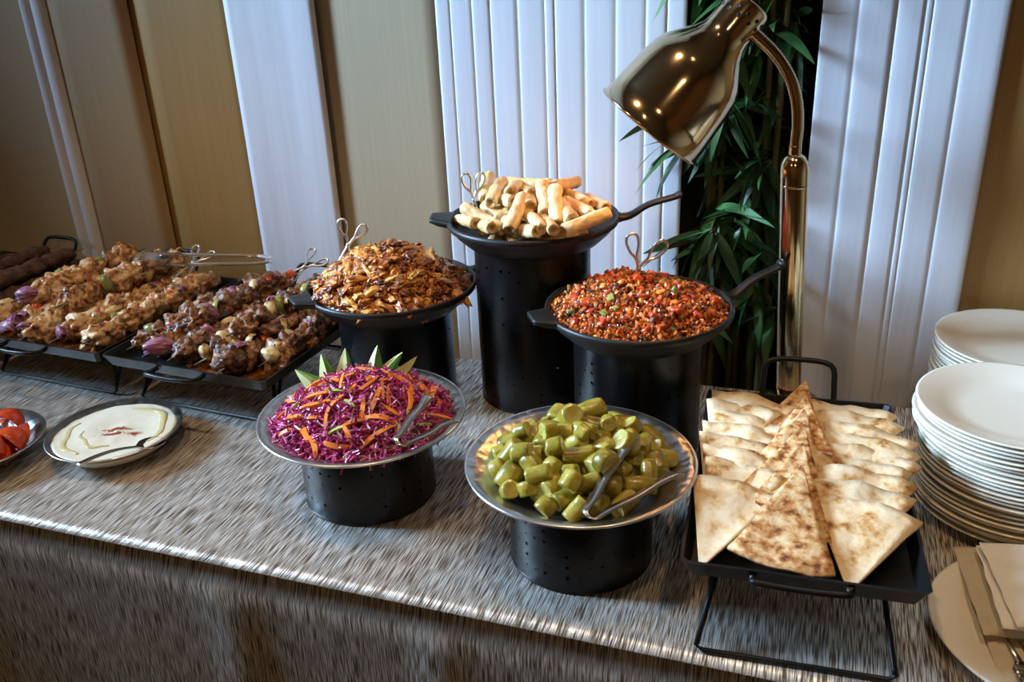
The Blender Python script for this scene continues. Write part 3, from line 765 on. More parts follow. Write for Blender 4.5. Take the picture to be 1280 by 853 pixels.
kebab(1, (0.005, -0.080, zb + 0.034), (0.030, 0.185, zb + 0.040), 'mmrgmmmmm', chick_m, 'upper chicken skewer piled at the middle of the chicken tray', 17, GC, 1.08)
# minced kebabs
def minced(seed):
    V, F = [], []; n, m = 40, 16
    for i in range(n + 1):
        t = i / n
        r = 0.0185 * min(1, math.sqrt(max(0, 1 - (2 * t - 1) ** 12))) + 0.0003
        for j in range(m):
            a = 2 * PI * j / m; p = Vector((t * 0.33, math.cos(a), math.sin(a)))
            q = r * (1 + 0.45 * noise.noise(Vector((t * 26, math.cos(a) * 1.6, math.sin(a) * 1.6 + seed))) + 0.10 * math.sin(t * 46 + seed))
            V.append((p.x, p.y * q, p.z * q * 0.85))
    for i in range(n):
        for j in range(m): F.append((i * m + j, i * m + (j + 1) % m, (i + 1) * m + (j + 1) % m, (i + 1) * m + j))
    F.append(tuple(reversed(range(m)))); F.append(tuple(n * m + j for j in range(m)))
    return V, F
mm_ = [me('minced_meat', *minced(s), M['minced']) for s in range(3)]
labs = ['second from the right rim', 'nearest the chicken tray', 'third from the right rim', 'fourth from the right rim', 'along the left rim', 'on the upper layer at right', 'on the upper layer at middle']
for i, (u, z) in enumerate(((0.085, 0), (0.138, 0), (0.030, 0), (-0.03, 0), (-0.09, 0), (0.11, 0.030), (0.03, 0.030))):
    A, B = kpos(2, u, -0.165, zb + z), kpos(2, u + 0.004, 0.165, zb + z)
    root = tag(empty('minced_kebab', A), 'dark minced kebab skewer ' + labs[i] + ' of the far left tray', 'kebab', GD)
    root.rotation_euler = quat_x(B - A).to_euler()
    ob('minced_meat', mm_[i % 3], root)
    s = ob('skewer_stick', stick_m, root, (-0.03, 0, 0)); s.scale = (0.39, 1, 1)

# ------------------------------------------------------------------ spring rolls
def roll_mesh(seed, L=0.085, r=0.0108):
    V, F = [], []; n, m = 22, 16
    for i in range(n + 1):
        t = i / n
        e = min(t, 1 - t)
        q = r * (0.93 + 0.07 * min(1, e * 12)) * (1 + 0.10 * noise.noise(Vector((t * 5, seed, 0))))
        for j in range(m):
            a = 2 * PI * j / m
            lap = 1 + 0.13 * max(0, 1 - ((a - 1.2 - 0.8 * t) % (2 * PI)) / 0.9)        # the overlapping edge of the wrapper
            w = q * lap * (1 + 0.16 * noise.noise(Vector((t * 7, math.cos(a) * 1.5 + seed, math.sin(a) * 1.5))))
            bend = 0.002 * math.sin(PI * t + seed)
            V.append(((t - 0.5) * L + 0.0025 * noise.noise(Vector((math.cos(a) * 2, math.sin(a) * 2, seed + i // n * 5))) * (e < 0.02), w * math.cos(a), w * math.sin(a) * 0.92 + bend))
    for i in range(n):
        for j in range(m): F.append((i * m + j, i * m + (j + 1) % m, (i + 1) * m + (j + 1) % m, (i + 1) * m + j))
    # recessed pastry ends
    for base, s in ((0, 1), (n * m, -1)):
        b1 = len(V)
        for f, dx in ((0.74, -0.0010), (0.40, 0.0018)):
            for j in range(m):
                p = V[base + j]; V.append((p[0] + s * dx, p[1] * f, p[2] * f))
        for j in range(m):
            k = (j + 1) % m
            q1 = (base + j, base + k, b1 + k, b1 + j); q2 = (b1 + j, b1 + k, b1 + m + k, b1 + m + j)
            F.append(q1 if s < 0 else q1[::-1]); F.append(q2 if s < 0 else q2[::-1])
        cap = tuple(b1 + m + j for j in range(m)); F.append(cap if s < 0 else cap[::-1])
    return V, F
rmesh = []
for s in range(6):
    m = me('roll_wrapper', *roll_mesh(s), M['roll']); m.materials.append(M['roll_fill'])
    for p in m.polygons:
        if len(p.vertices) == m.polygons[-1].loop_total and len(p.vertices) > 4: p.material_index = 1
    rmesh.append(m)
ROLLS = [[-0.106, 0.08, 0.042, -0.083, 0.0, 0.023], [-0.065, 0.042, 0.042, -0.059, -0.042, 0.031], [-0.049, 0.072, 0.033, -0.032, -0.012, 0.038], [-0.066, 0.068, 0.035, 0.017, 0.052, 0.039], [0.051, 0.092, 0.036, 0.038, 0.008, 0.049], [0.015, 0.008, 0.05, 0.043, -0.068, 0.027], [0.044, -0.014, 0.051, 0.068, -0.086, 0.014], [-0.002, -0.042, 0.045, -0.0, -0.119, 0.009], [-0.104, -0.046, 0.021, -0.028, -0.074, -0.005], [-0.079, -0.012, 0.016, -0.016, -0.068, 0.005], [-0.066, 0.013, 0.02, -0.014, -0.053, 0.037], [-0.011, 0.02, 0.029, 0.018, -0.06, 0.034], [0.007, -0.055, 0.018, 0.055, -0.125, 0.016], [0.036, -0.052, 0.015, 0.074, -0.128, 0.016], [0.051, -0.014, 0.027, 0.094, -0.087, 0.021], [0.052, 0.01, 0.023, 0.112, -0.05, 0.02], [0.038, 0.048, 0.027, 0.103, -0.008, 0.026], [0.082, 0.056, 0.017, 0.127, -0.016, 0.021], [0.087, -0.113, 0.012, 0.14, -0.048, 0.025], [-0.007, -0.069, -0.007, 0.048, -0.131, 0.014], [-0.125, -0.018, -0.008, -0.071, -0.082, 0.003], [-0.072, -0.056, -0.005, -0.026, -0.125, 0.013], [-0.037, 0.056, 0.027, 0.006, -0.016, 0.041], [0.032, -0.012, 0.044, 0.031, 0.072, 0.025]]
rg = random.Random(8)
base = Vector((-0.455, 1.375, ZT + 0.330))
lst = [(Vector(q[:3]), Vector(q[3:])) for q in ROLLS]
for z, n, rr in ((-0.028, 9, 0.062), (-0.008, 8, 0.062), (0.010, 6, 0.05)):
    for i in range(n):
        a = 2 * PI * i / n + z * 40; c = Vector((rr * math.cos(a), rr * math.sin(a) + 0.005, z))
        d = Euler((0, 0, a + rg.uniform(0.9, 2.2))).to_matrix() @ Vector((0.0425, 0, rg.uniform(-.004, .004)))
        lst.append((c - d, c + d))
for i, (a, b) in enumerate(lst):
    c, d = (a + b) / 2, b - a
    o = ob('spring_roll', rmesh[i % 6], None, base + c, quat_x(d, rg.uniform(0, 6.28)))
    s = rg.uniform(0.95, 1.12); o.scale = (1.0, s, s)
    tag(o, 'golden fried spring roll piled in the pan on the tallest stand', 'spring roll', 'spring rolls in the pan')
spec = {0: 'spring roll standing up at the top left of the pile', 18: 'spring roll lying along the right front rim of the pan', 8: 'spring roll slanting down at the left front of the pile', 7: 'spring roll leaning upright at the front of the pile, left of centre', 4: 'spring roll pointing out at the top right of the pile'}
for o in [o for o in COL.objects if o.name.startswith('spring_roll')]:
    k = 0 if o.name == 'spring_roll' else int(o.name.split('.')[1])
    if k in spec: o['label'] = spec[k]

# ------------------------------------------------------------------ mound helpers
def mound_mesh(x0, R_, zc, h, p, seed, amp, freq, n=56, nr=22):
    V, F = [(0, 0, zc(0, 0))], []
    for i in range(1, nr + 1):
        for j in range(n):
            a = 2 * PI * j / n; r = R_ * i / nr; x, y = r * math.cos(a), r * math.sin(a)
            V.append((x, y, zc(x, y) + amp * noise.noise(Vector((x * freq, y * freq, seed)))))
    for j in range(n): F.append((0, 1 + j, 1 + (j + 1) % n))
    for i in range(nr - 1):
        for j in range(n):
            a, b = 1 + i * n + j, 1 + i * n + (j + 1) % n; F.append((a, a + n, b + n, b))
    b = len(V)
    for j in range(n):
        a = 2 * PI * j / n; V.append((R_ * 0.72 * math.cos(a), R_ * 0.72 * math.sin(a), zc(R_, 0) - h))
    o = 1 + (nr - 1) * n
    for j in range(n): F.append((o + j, b + j, b + (j + 1) % n, o + (j + 1) % n))
    F.append(tuple(b + j for j in reversed(range(n))))
    return V, F

def poisson(R_, mind, rg, nmax, tries=9000):
    pts = []
    for _ in range(tries):
        if len(pts) >= nmax: break
        a = rg.uniform(0, 2 * PI); r = R_ * math.sqrt(rg.random()); x, y = r * math.cos(a), r * math.sin(a)
        if all((x - q[0]) ** 2 + (y - q[1]) ** 2 > mind * mind for q in pts): pts.append((x, y))
    return pts

def normal_at(f, x, y, e=0.004):
    return Vector((-(f(x + e, y) - f(x - e, y)) / (2 * e), -(f(x, y + e) - f(x, y - e)) / (2 * e), 1)).normalized()

def lay(f, x, y, rg, tilt=0.25):
    """orientation lying on the surface f with random heading"""
    n = normal_at(f, x, y)
    n = (n + Vector((rg.uniform(-tilt, tilt), rg.uniform(-tilt, tilt), 0))).normalized()
    a = rg.uniform(0, 2 * PI); d = Vector((math.cos(a), math.sin(a), 0)); d = (d - n * d.dot(n)).normalized()
    s = n.cross(d)
    return Matrix((d, s, n)).transposed()

# ------------------------------------------------------------------ shredded chicken
def strip_mesh(seed, l, w, h):
    V, F = lump(ICO3, l, w, h, 0.7, 1.7, seed + 40, 0.35, 0.35)
    k = 18 * (0.5 + (seed % 3) * 0.4)
    V = [Vector((v.x, v.y, v.z - k * v.x * v.x + 0.15 * v.y)) for v in V]
    return V, F
sm = [me('chicken_strip', *strip_mesh(s, 0.016 + 0.003 * (s % 4), 0.0055 + 0.0015 * (s % 3), 0.0042), M['shred']) for s in range(12)]
CP = Vector((-0.700, 1.315, ZT + 0.213))
def fch(x, y):
    r = math.hypot(x + 0.006, y) / 0.135
    return -0.010 + 0.072 * max(0, 1 - r ** 1.7) + 0.006 * noise.noise(Vector((x * 22, y * 22, 3)))
o = mk('shredded_chicken_heap', mound_mesh(0, 0.134, fch, 0.028, 1, 4, 0.006, 75), M['shred'], loc=CP - Vector((0, 0, 0.006)))
tag(o, 'heap of small spiced chicken shreds beneath the larger strips', 'chicken', kind='stuff')
def bits():
    rg = random.Random(22); parts = []
    for i in range(1500):
        a = rg.uniform(0, 2 * PI); r = 0.134 * math.sqrt(rg.random()); x, y = r * math.cos(a), r * math.sin(a)
        sx, sy, sz = rg.uniform(0.003, 0.011), rg.uniform(0.0018, 0.0035), rg.uniform(0.0012, 0.0026)
        m4 = Matrix.Translation((x, y, fch(x, y) + rg.uniform(-0.002, 0.006))) @ lay(fch, x, y, rg, 1.2).to_4x4()
        parts.append(xf(lump(ICO1, sx, sy, sz, 0.7, 1.4, i), m4))
    return join(*parts)
tag(mk('chicken_shreds', bits(), M['shred'], loc=CP), 'tiny loose chicken shreds strewn over the chicken pan', 'chicken', kind='stuff')
rg = random.Random(21)
for x, y in poisson(0.127, 0.0110, rg, 290):
    m3 = lay(fch, x, y, rg, 0.9); s = rg.uniform(0.7, 1.3)
    o = ob('chicken_strip', rg.choice(sm), None, CP + Vector((x, y, max(fch(x, y) + rg.uniform(-0.002, 0.003), -0.004))), m3, (s, s * rg.uniform(.8, 1.2), s))
    tag(o, 'spiced orange-brown chicken strip heaped in the pan next to the kebabs', 'chicken strip', 'shredded chicken strips')

# ------------------------------------------------------------------ minced meat
MP = Vector((-0.249, 1.250, ZT + 0.238))
def fmi(x, y):
    r = math.hypot(x, y) / 0.132
    return -0.010 + 0.030 * max(0, 1 - r ** 2.2) + 0.012 * math.exp(-((x + 0.04) ** 2 + (y - 0.045) ** 2) / 0.004) + 0.006 * noise.noise(Vector((x * 32, y * 32, 9)))
def minced_heap():
    rg = random.Random(31)
    root = tag(empty('minced_meat_heap', MP), 'orange-brown minced meat with vegetables filling the pan by the lamp', 'minced meat', kind='stuff')
    mk('sauce_bed', mound_mesh(0, 0.131, fmi, 0.030, 1, 6, 0.003, 110), M['mince_base'], root, loc=(0, 0, -0.003))
    V, F, C = [], [], []
    for i in range(3400):
        a = rg.uniform(0, 2 * PI); r = 0.132 * math.sqrt(rg.random()); x, y = r * math.cos(a), r * math.sin(a)
        s = rg.uniform(0.0020, 0.0042) if rg.random() < 0.75 else rg.uniform(0.0042, 0.0066); z = fmi(x, y) + rg.uniform(-0.002, 0.003)
        rot = Euler((rg.uniform(0, 6), rg.uniform(0, 6), rg.uniform(0, 6))).to_matrix()
        dk = noise.noise(Vector((x * 20, y * 20, 1))) + 0.9 * math.exp(-((x - 0.02) ** 2 + (y - 0.09) ** 2) / 0.0025)
        q = rg.random()
        if q < 0.07: c = (0.72, 0.33, 0.05)
        elif q < 0.30 + 0.6 * max(0, dk): c = (0.10, 0.028, 0.010)
        elif q < 0.8: c = (0.50, 0.105, 0.014)
        else: c = (0.66, 0.19, 0.026)
        k = rg.uniform(0.75, 1.25); c = tuple(v * k for v in c)
        n = len(V); ax = rg.uniform(0.9, 1.7)
        for v in ICO1[0]:
            w = rot @ Vector((v.x * ax, v.y * 0.8, v.z * 0.55)); w *= s * (1 + 0.95 * noise.noise(v * 2.1 + Vector((i * 1.37, 0, 0))))
            V.append((x + w.x, y + w.y, z + w.z)); C.append(c)
        F += [tuple(q_ + n for q_ in f) for f in ICO1[1]]
    m = me('meat_crumbs', V, F, M['mince'], False); paint(m, C)
    tag(ob('meat_crumbs', m, root), kind='stuff')
minced_heap()
dice = box(0.011, 0.010, 0.006, 0.0018, 2, 0)
dm = {k: me('diced_pepper', *lump((dice[0], dice[1]), 1, 1, 1, 0.06, 60, 3), M[mk_]) for k, mk_ in (('r', 'red_pepper'), ('g', 'green_pepper'), ('c', 'carrot'))}
for i, (x, y) in enumerate(poisson(0.122, 0.019, rg, 56)):
    k = 'r' if i % 5 in (0, 1, 3) else ('c' if i % 5 == 2 else 'g')
    s = rg.uniform(0.85, 1.45)
    o = ob('diced_pepper' if k != 'c' else 'diced_carrot', dm[k], None, MP + Vector((x, y, fmi(x, y) + 0.0032)), lay(fmi, x, y, rg, 0.7), (s, s, s))
    tag(o, {'r': 'red pepper dice in the minced meat pan', 'g': 'green pepper dice in the minced meat pan', 'c': 'orange carrot dice in the minced meat pan'}[k], 'diced vegetable', 'diced vegetables in the minced meat')

# ------------------------------------------------------------------ red cabbage salad
SP = Vector((-0.604, 1.004, ZT + 0.132))
def fsl(x, y):
    r = math.hypot(x, y) / 0.132
    return -0.012 + 0.062 * max(0, 1 - r ** 1.8) + 0.005 * noise.noise(Vector((x * 25, y * 25, 5)))
def salad():
    rg = random.Random(41)
    root = tag(empty('red_cabbage_salad', SP), 'shredded magenta red cabbage heaped in the hammered bowl', 'salad', kind='stuff')
    mk('cabbage_bed', mound_mesh(0, 0.1275, fsl, 0.018, 1, 2, 0.003, 110), M['slaw_base'], root, loc=(0, 0, -0.005))
    V, F, C = [], [], []
    for i in range(2600):
        a = rg.uniform(0, 2 * PI); r = 0.131 * math.sqrt(rg.random()); x, y = r * math.cos(a), r * math.sin(a)
        m3 = lay(fsl, x, y, rg, 0.9)
        l = rg.uniform(0.007, 0.017); w = rg.uniform(0.0009, 0.0020); k = rg.uniform(-60, 60); kz = rg.uniform(-30, 50)
        q = rg.random()
        if q < 0.45: c = (0.40, 0.022, 0.150)
        elif q < 0.68: c = (0.15, 0.008, 0.06)
        elif q < 0.86: c = (0.60, 0.075, 0.29)
        else: c = (0.72, 0.38, 0.54)
        g = rg.uniform(0.8, 1.25); c = tuple(v * g for v in c)
        p = Vector((x, y, max(fsl(x, y) + rg.uniform(-0.002, 0.005), -0.020 + max(0, r - 0.099) * 0.47)))
        n = len(V)
        for s in range(6):
            t = -1 + 2 * s / 5; xx = t * l
            for dy, dz in ((-w, 0), (0, w * 0.8), (w, 0), (0, -w * 0.8)):
                V.append(p + m3 @ Vector((xx, k * xx * xx * 0.4 + dy, -kz * xx * xx * 0.5 + dz))); C.append(c)
        for s in range(5):
            for j in range(4): F.append((n + s * 4 + j, n + s * 4 + (j + 1) % 4, n + s * 4 + 4 + (j + 1) % 4, n + s * 4 + 4 + j))
        F.append((n + 3, n + 2, n + 1, n)); F.append((n + 20, n + 21, n + 22, n + 23))
    m = me('cabbage_shreds', V, F, M['slaw'], False); paint(m, C)
    tag(ob('cabbage_shreds', m, root), kind='stuff')
salad()
def stick(seed, l, w):
    V, F = [], []; n = 8
    k = (seed % 3 - 1) * 7 + 2
    for i in range(n + 1):
        t = -1 + 2 * i / n; x = t * l; ww = w * (1 - 0.45 * abs(t) ** 3)
        for a, b in ((-1, -1), (1, -1), (1, 1), (-1, 1)): V.append((x, a * ww + k * x * x, b * ww * 0.75 - 7 * x * x))
    for i in range(n):
        for j in range(4): F.append((i * 4 + j, i * 4 + (j + 1) % 4, i * 4 + 4 + (j + 1) % 4, i * 4 + 4 + j))
    F.append((3, 2, 1, 0)); F.append(tuple(n * 4 + j for j in range(4)))
    return V, F
cm = [me('carrot_stick', *stick(s, 0.012 + 0.0065 * (s % 4), 0.0024 + 0.0007 * (s % 3)), M['carrot'], False) for s in range(8)]
gm = [me('green_pepper_strip', *stick(s + 1, 0.012 + 0.003 * (s % 3), 0.0024), M['leek'], False) for s in range(4)]
rg = random.Random(43)
for i, (x, y) in enumerate(poisson(0.116, 0.0195, rg, 70)):
    if i % 6 == 5:
        o = ob('green_pepper_strip', rg.choice(gm), None, SP + Vector((x, y, fsl(x, y) + 0.0055)), lay(fsl, x, y, rg, 0.3))
        tag(o, 'pale green pepper strip in the red cabbage salad', 'pepper strip', 'green strips in the cabbage salad')
    else:
        o = ob('carrot_stick', rg.choice(cm), None, SP + Vector((x, y, fsl(x, y) + 0.0060)), lay(fsl, x, y, rg, 0.3))
        tag(o, 'thin orange carrot stick on the red cabbage salad', 'carrot', 'carrot sticks in the cabbage salad')
# two crowns of pointed green wedges at the back of the salad
def point_wedge(l=0.046, w=0.017):
    """pointed wedge: a pale cut face in front, green rind on the other sides"""
    B = [(-w, 0.0), (0.15 * w, -0.75 * w), (w, 0.05 * w), (0.1 * w, 0.8 * w)]
    n = 8
    def row(t): k = (1 - t) ** 0.8; return [(x * k + 0.15 * w * t, y * k + 0.1 * l * t * t, t * l) for x, y in B]
    Vf, Ff, Vr, Fr = [], [], [], []
    for i in range(n + 1):
        r = row(i / n); m = [(r[0][k] + r[1][k]) / 2 + (0.0015 if k == 1 else 0) * (1 - i / n) for k in range(3)]
        Vf += [r[0], m, r[1]]; Vr += [r[1], ((r[1][0] + r[2][0]) / 2 + 0.002 * (1 - i / n), (r[1][1] + r[2][1]) / 2 - 0.0025 * (1 - i / n), r[1][2]), r[2], r[3], r[0]]
    for i in range(n):
        for k in range(2): Ff.append((i * 3 + k, i * 3 + k + 1, i * 3 + k + 4, i * 3 + k + 3))
        for k in range(4): Fr.append((i * 5 + k, i * 5 + k + 1, i * 5 + k + 6, i * 5 + k + 5))
    Fr.append((4, 3, 2, 1, 0))
    return (Vr, Fr), (Vf, Ff)
rw, fw = point_wedge()
rmsh, fmsh = me('rind', *rw, M['lime_skin'], False), me('flesh', *fw, M['lime_flesh'], False)
view_rz = math.atan2(-0.604, 1.004) * -1
CROWN = [(-0.072, 0.058, -0.85, 0.35, 'leftmost pointed green wedge of the left crown on the salad'), (-0.056, 0.066, -0.25, 0.1, 'middle pointed green wedge of the left crown on the salad'), (-0.034, 0.072, 0.12, 0.35, 'tallest right pointed green wedge of the left crown on the salad'),
         (0.012, 0.072, 0.05, -0.35, 'left pointed green wedge of the right crown on the salad'), (0.028, 0.070, 0.50, -0.8, 'middle dark green wedge of the right crown on the salad'), (0.044, 0.066, 0.95, 0.6, 'rightmost pointed green wedge of the right crown on the salad')]
for x, y, lean, yaw, lab in CROWN:
    g = R(20)
    px, py = x * math.cos(g) - y * math.sin(g), x * math.sin(g) + y * math.cos(g)
    root = tag(empty('green_garnish_wedge', SP + Vector((px, py, fsl(px, py) - 0.004))), lab, 'garnish', 'green garnish wedges on the salad')
    root.rotation_euler = (Euler((0, 0, R(20))).to_matrix() @ Euler((0, lean, 0)).to_matrix() @ Euler((-0.12, 0, yaw)).to_matrix()).to_euler()
    ob('rind', rmsh, root); ob('flesh', fmsh, root)

# ------------------------------------------------------------------ pickles
def pickle_mesh(seed, l, r):
    V, F = [], []; n, m = 8, 16
    for i in range(n + 1):
        t = i / n
        for j in range(m):
            a = 2 * PI * j / m
            q = r * (0.97 + 0.07 * math.sin(PI * t) + 0.07 * noise.noise(Vector((t * 1.3 + seed, math.cos(a), math.sin(a)))) + 0.035 * math.cos(5 * a + seed))
            q *= (0.95 if i in (0, n) else 1.0)
            V.append(((t - 0.5) * l, q * math.cos(a), q * math.sin(a) + 0.12 * l * (t - 0.5) ** 2 * 4 * 0.4))
    for i in range(n):
        for j in range(m): F.append((i * m + j, i * m + (j + 1) % m, (i + 1) * m + (j + 1) % m, (i + 1) * m + j))
    ncap = 0; caps = []
    for base_, s in ((0, 1), (n * m, -1)):
        b1 = len(V)
        for j in range(m):
            p = V[base_ + j]; V.append((p[0] - s * 0.0004, p[1] * 0.84, p[2] * 0.84))
        c = len(V); V.append((V[b1][0] + s * 0.0012, 0, 0))
        for j in range(m):
            k = (j + 1) % m
            q = (base_ + j, base_ + k, b1 + k, b1 + j); F.append(q[::-1] if s > 0 else q); caps.append(len(F) - 1)
            q = (b1 + j, b1 + k, c); F.append(q[::-1] if s > 0 else q); caps.append(len(F) - 1)
    return V, F, caps
pm = []
for s in range(9):
    V, F, caps = pickle_mesh(s, 0.018 + 0.0065 * (s % 4), 0.0108 + 0.0016 * (s % 3))
    m = bpy.data.meshes.new('pickle_chunk'); m.from_pydata(V, [], F); m.update()
    m.materials.append(M['pickle']); m.materials.append(M['pickle_cut'])
    for p in m.polygons: p.use_smooth = p.index not in caps
    for c in caps: m.polygons[c].material_index = 1
    pm.append(m)
PP = Vector((-0.261, 0.948, ZT + 0.140))
def fpk(x, y):
    r = math.hypot(x, y) / 0.125
    return -0.022 + 0.052 * max(0, 1 - r ** 1.9) + 0.004 * noise.noise(Vector((x * 30, y * 30, 5)))
rg = random.Random(51)
def pk(pts, dz, tilt):
    for x, y in pts:
        m3 = lay(fpk, x, y, rg, tilt)
        s = rg.uniform(0.9, 1.12)
        o = ob('pickle_chunk', rg.choice(pm), None, PP + Vector((x, y, max(fpk(x, y) + dz + rg.uniform(-.003, .004), -0.013 + max(0, math.hypot(x, y) - 0.085) * 0.5))), m3 @ Euler((rg.uniform(0, 6.28), rg.uniform(-.5, .5), 0)).to_matrix(), (s, s, s))
        tag(o, 'olive green pickled cucumber chunk heaped in the hammered bowl', 'pickle', 'pickle chunks in the bowl')
pk(poisson(0.111, 0.0225, rg, 95), 0.002, 0.35)
pk(poisson(0.084, 0.0235, rg, 70), -0.019, 0.3)
pk(poisson(0.088, 0.040, rg, 14), 0.017, 0.2)

# ------------------------------------------------------------------ flatbread wedges
def sector(seed, rad=0.150, ang=R(42), th=0.0042):
    V, F = [], []; nr, na = 12, 10
    for side in (0, 1):
        for i in range(nr + 1):
            for j in range(na + 1):
                r = rad * (0.02 + 0.98 * i / nr); a = -ang / 2 + ang * j / na
                r *= 1 + 0.02 * noise.noise(Vector((a * 4, seed, 0))) * (i / nr)
                x, y = r * math.sin(a), r * math.cos(a)
                z = 0.010 * (i / nr) * noise.noise(Vector((x * 30, y * 12, seed))) + 0.0012 * noise.noise(Vector((x * 110, y * 110, seed)))
                V.append((x, y, z - side * th * (0.6 + 0.4 * i / nr)))
    k = (nr + 1) * (na + 1); g = lambda i, j, s: s * k + i * (na + 1) + j
    for i in range(nr):
        for j in range(na):
            F.append((g(i, j, 0), g(i, j + 1, 0), g(i + 1, j + 1, 0), g(i + 1, j, 0))[::-1]); F.append((g(i, j, 1), g(i, j + 1, 1), g(i + 1, j + 1, 1), g(i + 1, j, 1)))
    for i in range(nr): F += [(g(i, 0, 0), g(i + 1, 0, 0), g(i + 1, 0, 1), g(i, 0, 1))[::-1], (g(i, na, 0), g(i, na, 1), g(i + 1, na, 1), g(i + 1, na, 0))[::-1]]
    for j in range(na): F += [(g(nr, j, 0), g(nr, j + 1, 0), g(nr, j + 1, 1), g(nr, j, 1))[::-1], (g(0, j, 0), g(0, j, 1), g(0, j + 1, 1), g(0, j + 1, 0))[::-1]]
    return V, F
bl = [me('flatbread_wedge', *sector(s), M['bread']) for s in range(5)]
bw_ = [me('flatbread_wedge', *sector(s + 7, 0.145, R(50)), M['bread']) for s in range(5)]
bc = [me('flatbread_wedge', *sector(s + 15, 0.172, R(39)), M['bread_brown']) for s in range(4)]
rg = random.Random(61)
cb, sb = math.cos(BRZ), math.sin(BRZ)
def bread(mesh, u, v, z, heading, tilt, label, group):
    """apex at (u,v), heading measured from +v towards +u, tilt lifts the rim end"""
    p = Vector((BX + u * cb - v * sb, BY + u * sb + v * cb, ZT + z))
    rot = Euler((0, 0, BRZ - heading)).to_matrix() @ Euler((tilt, 0, 0)).to_matrix()
    o = ob('flatbread_wedge', mesh, None, p, rot)
    tag(o, label, 'flatbread', group)
fz = BZ - 0.012
rows = [0.185, 0.152, 0.120, 0.088, 0.055, 0.022, -0.012, -0.058]
for i, v in enumerate(rows):
    bread(bl[i % 5], -0.108 + rg.uniform(-.003, .003), v - 0.150, fz + 0.0005 * i, R(15) + rg.uniform(-.10, .10), R(10), 'pale flatbread wedge, ' + ORD[i] + ' from the back in the left row' if i < 7 else 'frontmost pale flatbread wedge of the left row', 'flatbread wedges in the left row')
rows = [0.178, 0.148, 0.118, 0.088, 0.058, 0.028, -0.002, -0.034, -0.072]
for i, v in enumerate(rows):
    bread(bw_[i % 5], 0.054 + rg.uniform(-.003, .003) - (0.004 if i == 8 else 0), v - 0.142, fz + 0.0005 * i, R(11 if i < 8 else 12) + rg.uniform(-.10, .10), R(10), 'pale flatbread wedge, ' + ORD[i] + ' from the back in the right row' if i < 8 else 'frontmost pale flatbread wedge of the right row', 'flatbread wedges in the right row')
apex = [0.208, 0.158, 0.115, 0.070, 0.020, -0.036]
for i, v in enumerate(apex):
    u = 0.010 - 0.002 * i
    p = Vector((BX + u * cb - v * sb, BY + u * sb + v * cb, ZT + BZ + 0.030 + 0.001 * i))
    rot = Euler((0, 0, BRZ + PI + R(8) * -1 + rg.uniform(-.06, .06))).to_matrix() @ Euler((-R(11 if i < 5 else 10.5), rg.uniform(-.1, .1), 0)).to_matrix()
    o = ob('flatbread_wedge', bc[i % 4], None, p, rot)
    tag(o, 'browned spotted flatbread wedge, ' + ORD[i] + ' from the back in the middle row' if i < 5 else 'frontmost browned flatbread wedge in the middle row', 'flatbread', 'browned flatbread wedges in the middle row')

# ------------------------------------------------------------------ plates, napkins, forks
def plate_prof(r):
    return [(0, 0.0), (r * 0.56, 0.0), (r * 0.60, 0.0025), (r * 0.72, 0.0055), (r * 0.985, 0.0165), (r, 0.0178), (r - 0.0008, 0.0195), (r * 0.97, 0.0192), (r * 0.72, 0.0085), (r * 0.60, 0.0050), (r * 0.50, 0.0038), (0, 0.0034)]
plm = me('dinner_plate', *lathe(plate_prof(0.125), 72), M['plate'])
rg = random.Random(71)
for x, y, n, step, nm, top in ((0.284, 1.196, 25, 0.0060, 'front stack of cream plates beside the flatbread', 'top cream plate of the front stack beside the flatbread'), (0.318, 1.462, 22, 0.0060, 'rear stack of cream plates against the brown panel', 'top cream plate of the rear stack behind')):
    for i in range(n):
        f = i / (n - 1)
        dx = -0.012 * (f > 0.5) * (f - 0.5) * 2 + rg.uniform(-0.003, 0.003) if y < 1.3 else rg.uniform(-.003, .003)
        if y < 1.3 and i in (n - 4, n - 5, n - 6): dx -= 0.005
        o = ob('dinner_plate', plm, None, (x + dx, y + rg.uniform(-.003, .003), ZT + 0.0015 + i * step), (0, 0, rg.uniform(0, 6)))
        tag(o, top if i == n - 1 else ('bottom cream plate of the ' + nm if i == 0 else 'cream plate, ' + ORD[n - 1 - i] + ' from the top of the ' + nm.split(' of ')[0]), 'plate', nm)
bigp = ob('dinner_plate', me('dinner_plate', *lathe(plate_prof(0.140), 80), M['plate']), None, (0.302, 0.928, ZT + 0.0015))
tag(bigp, 'large plate in right front corner holding napkins and forks', 'plate')

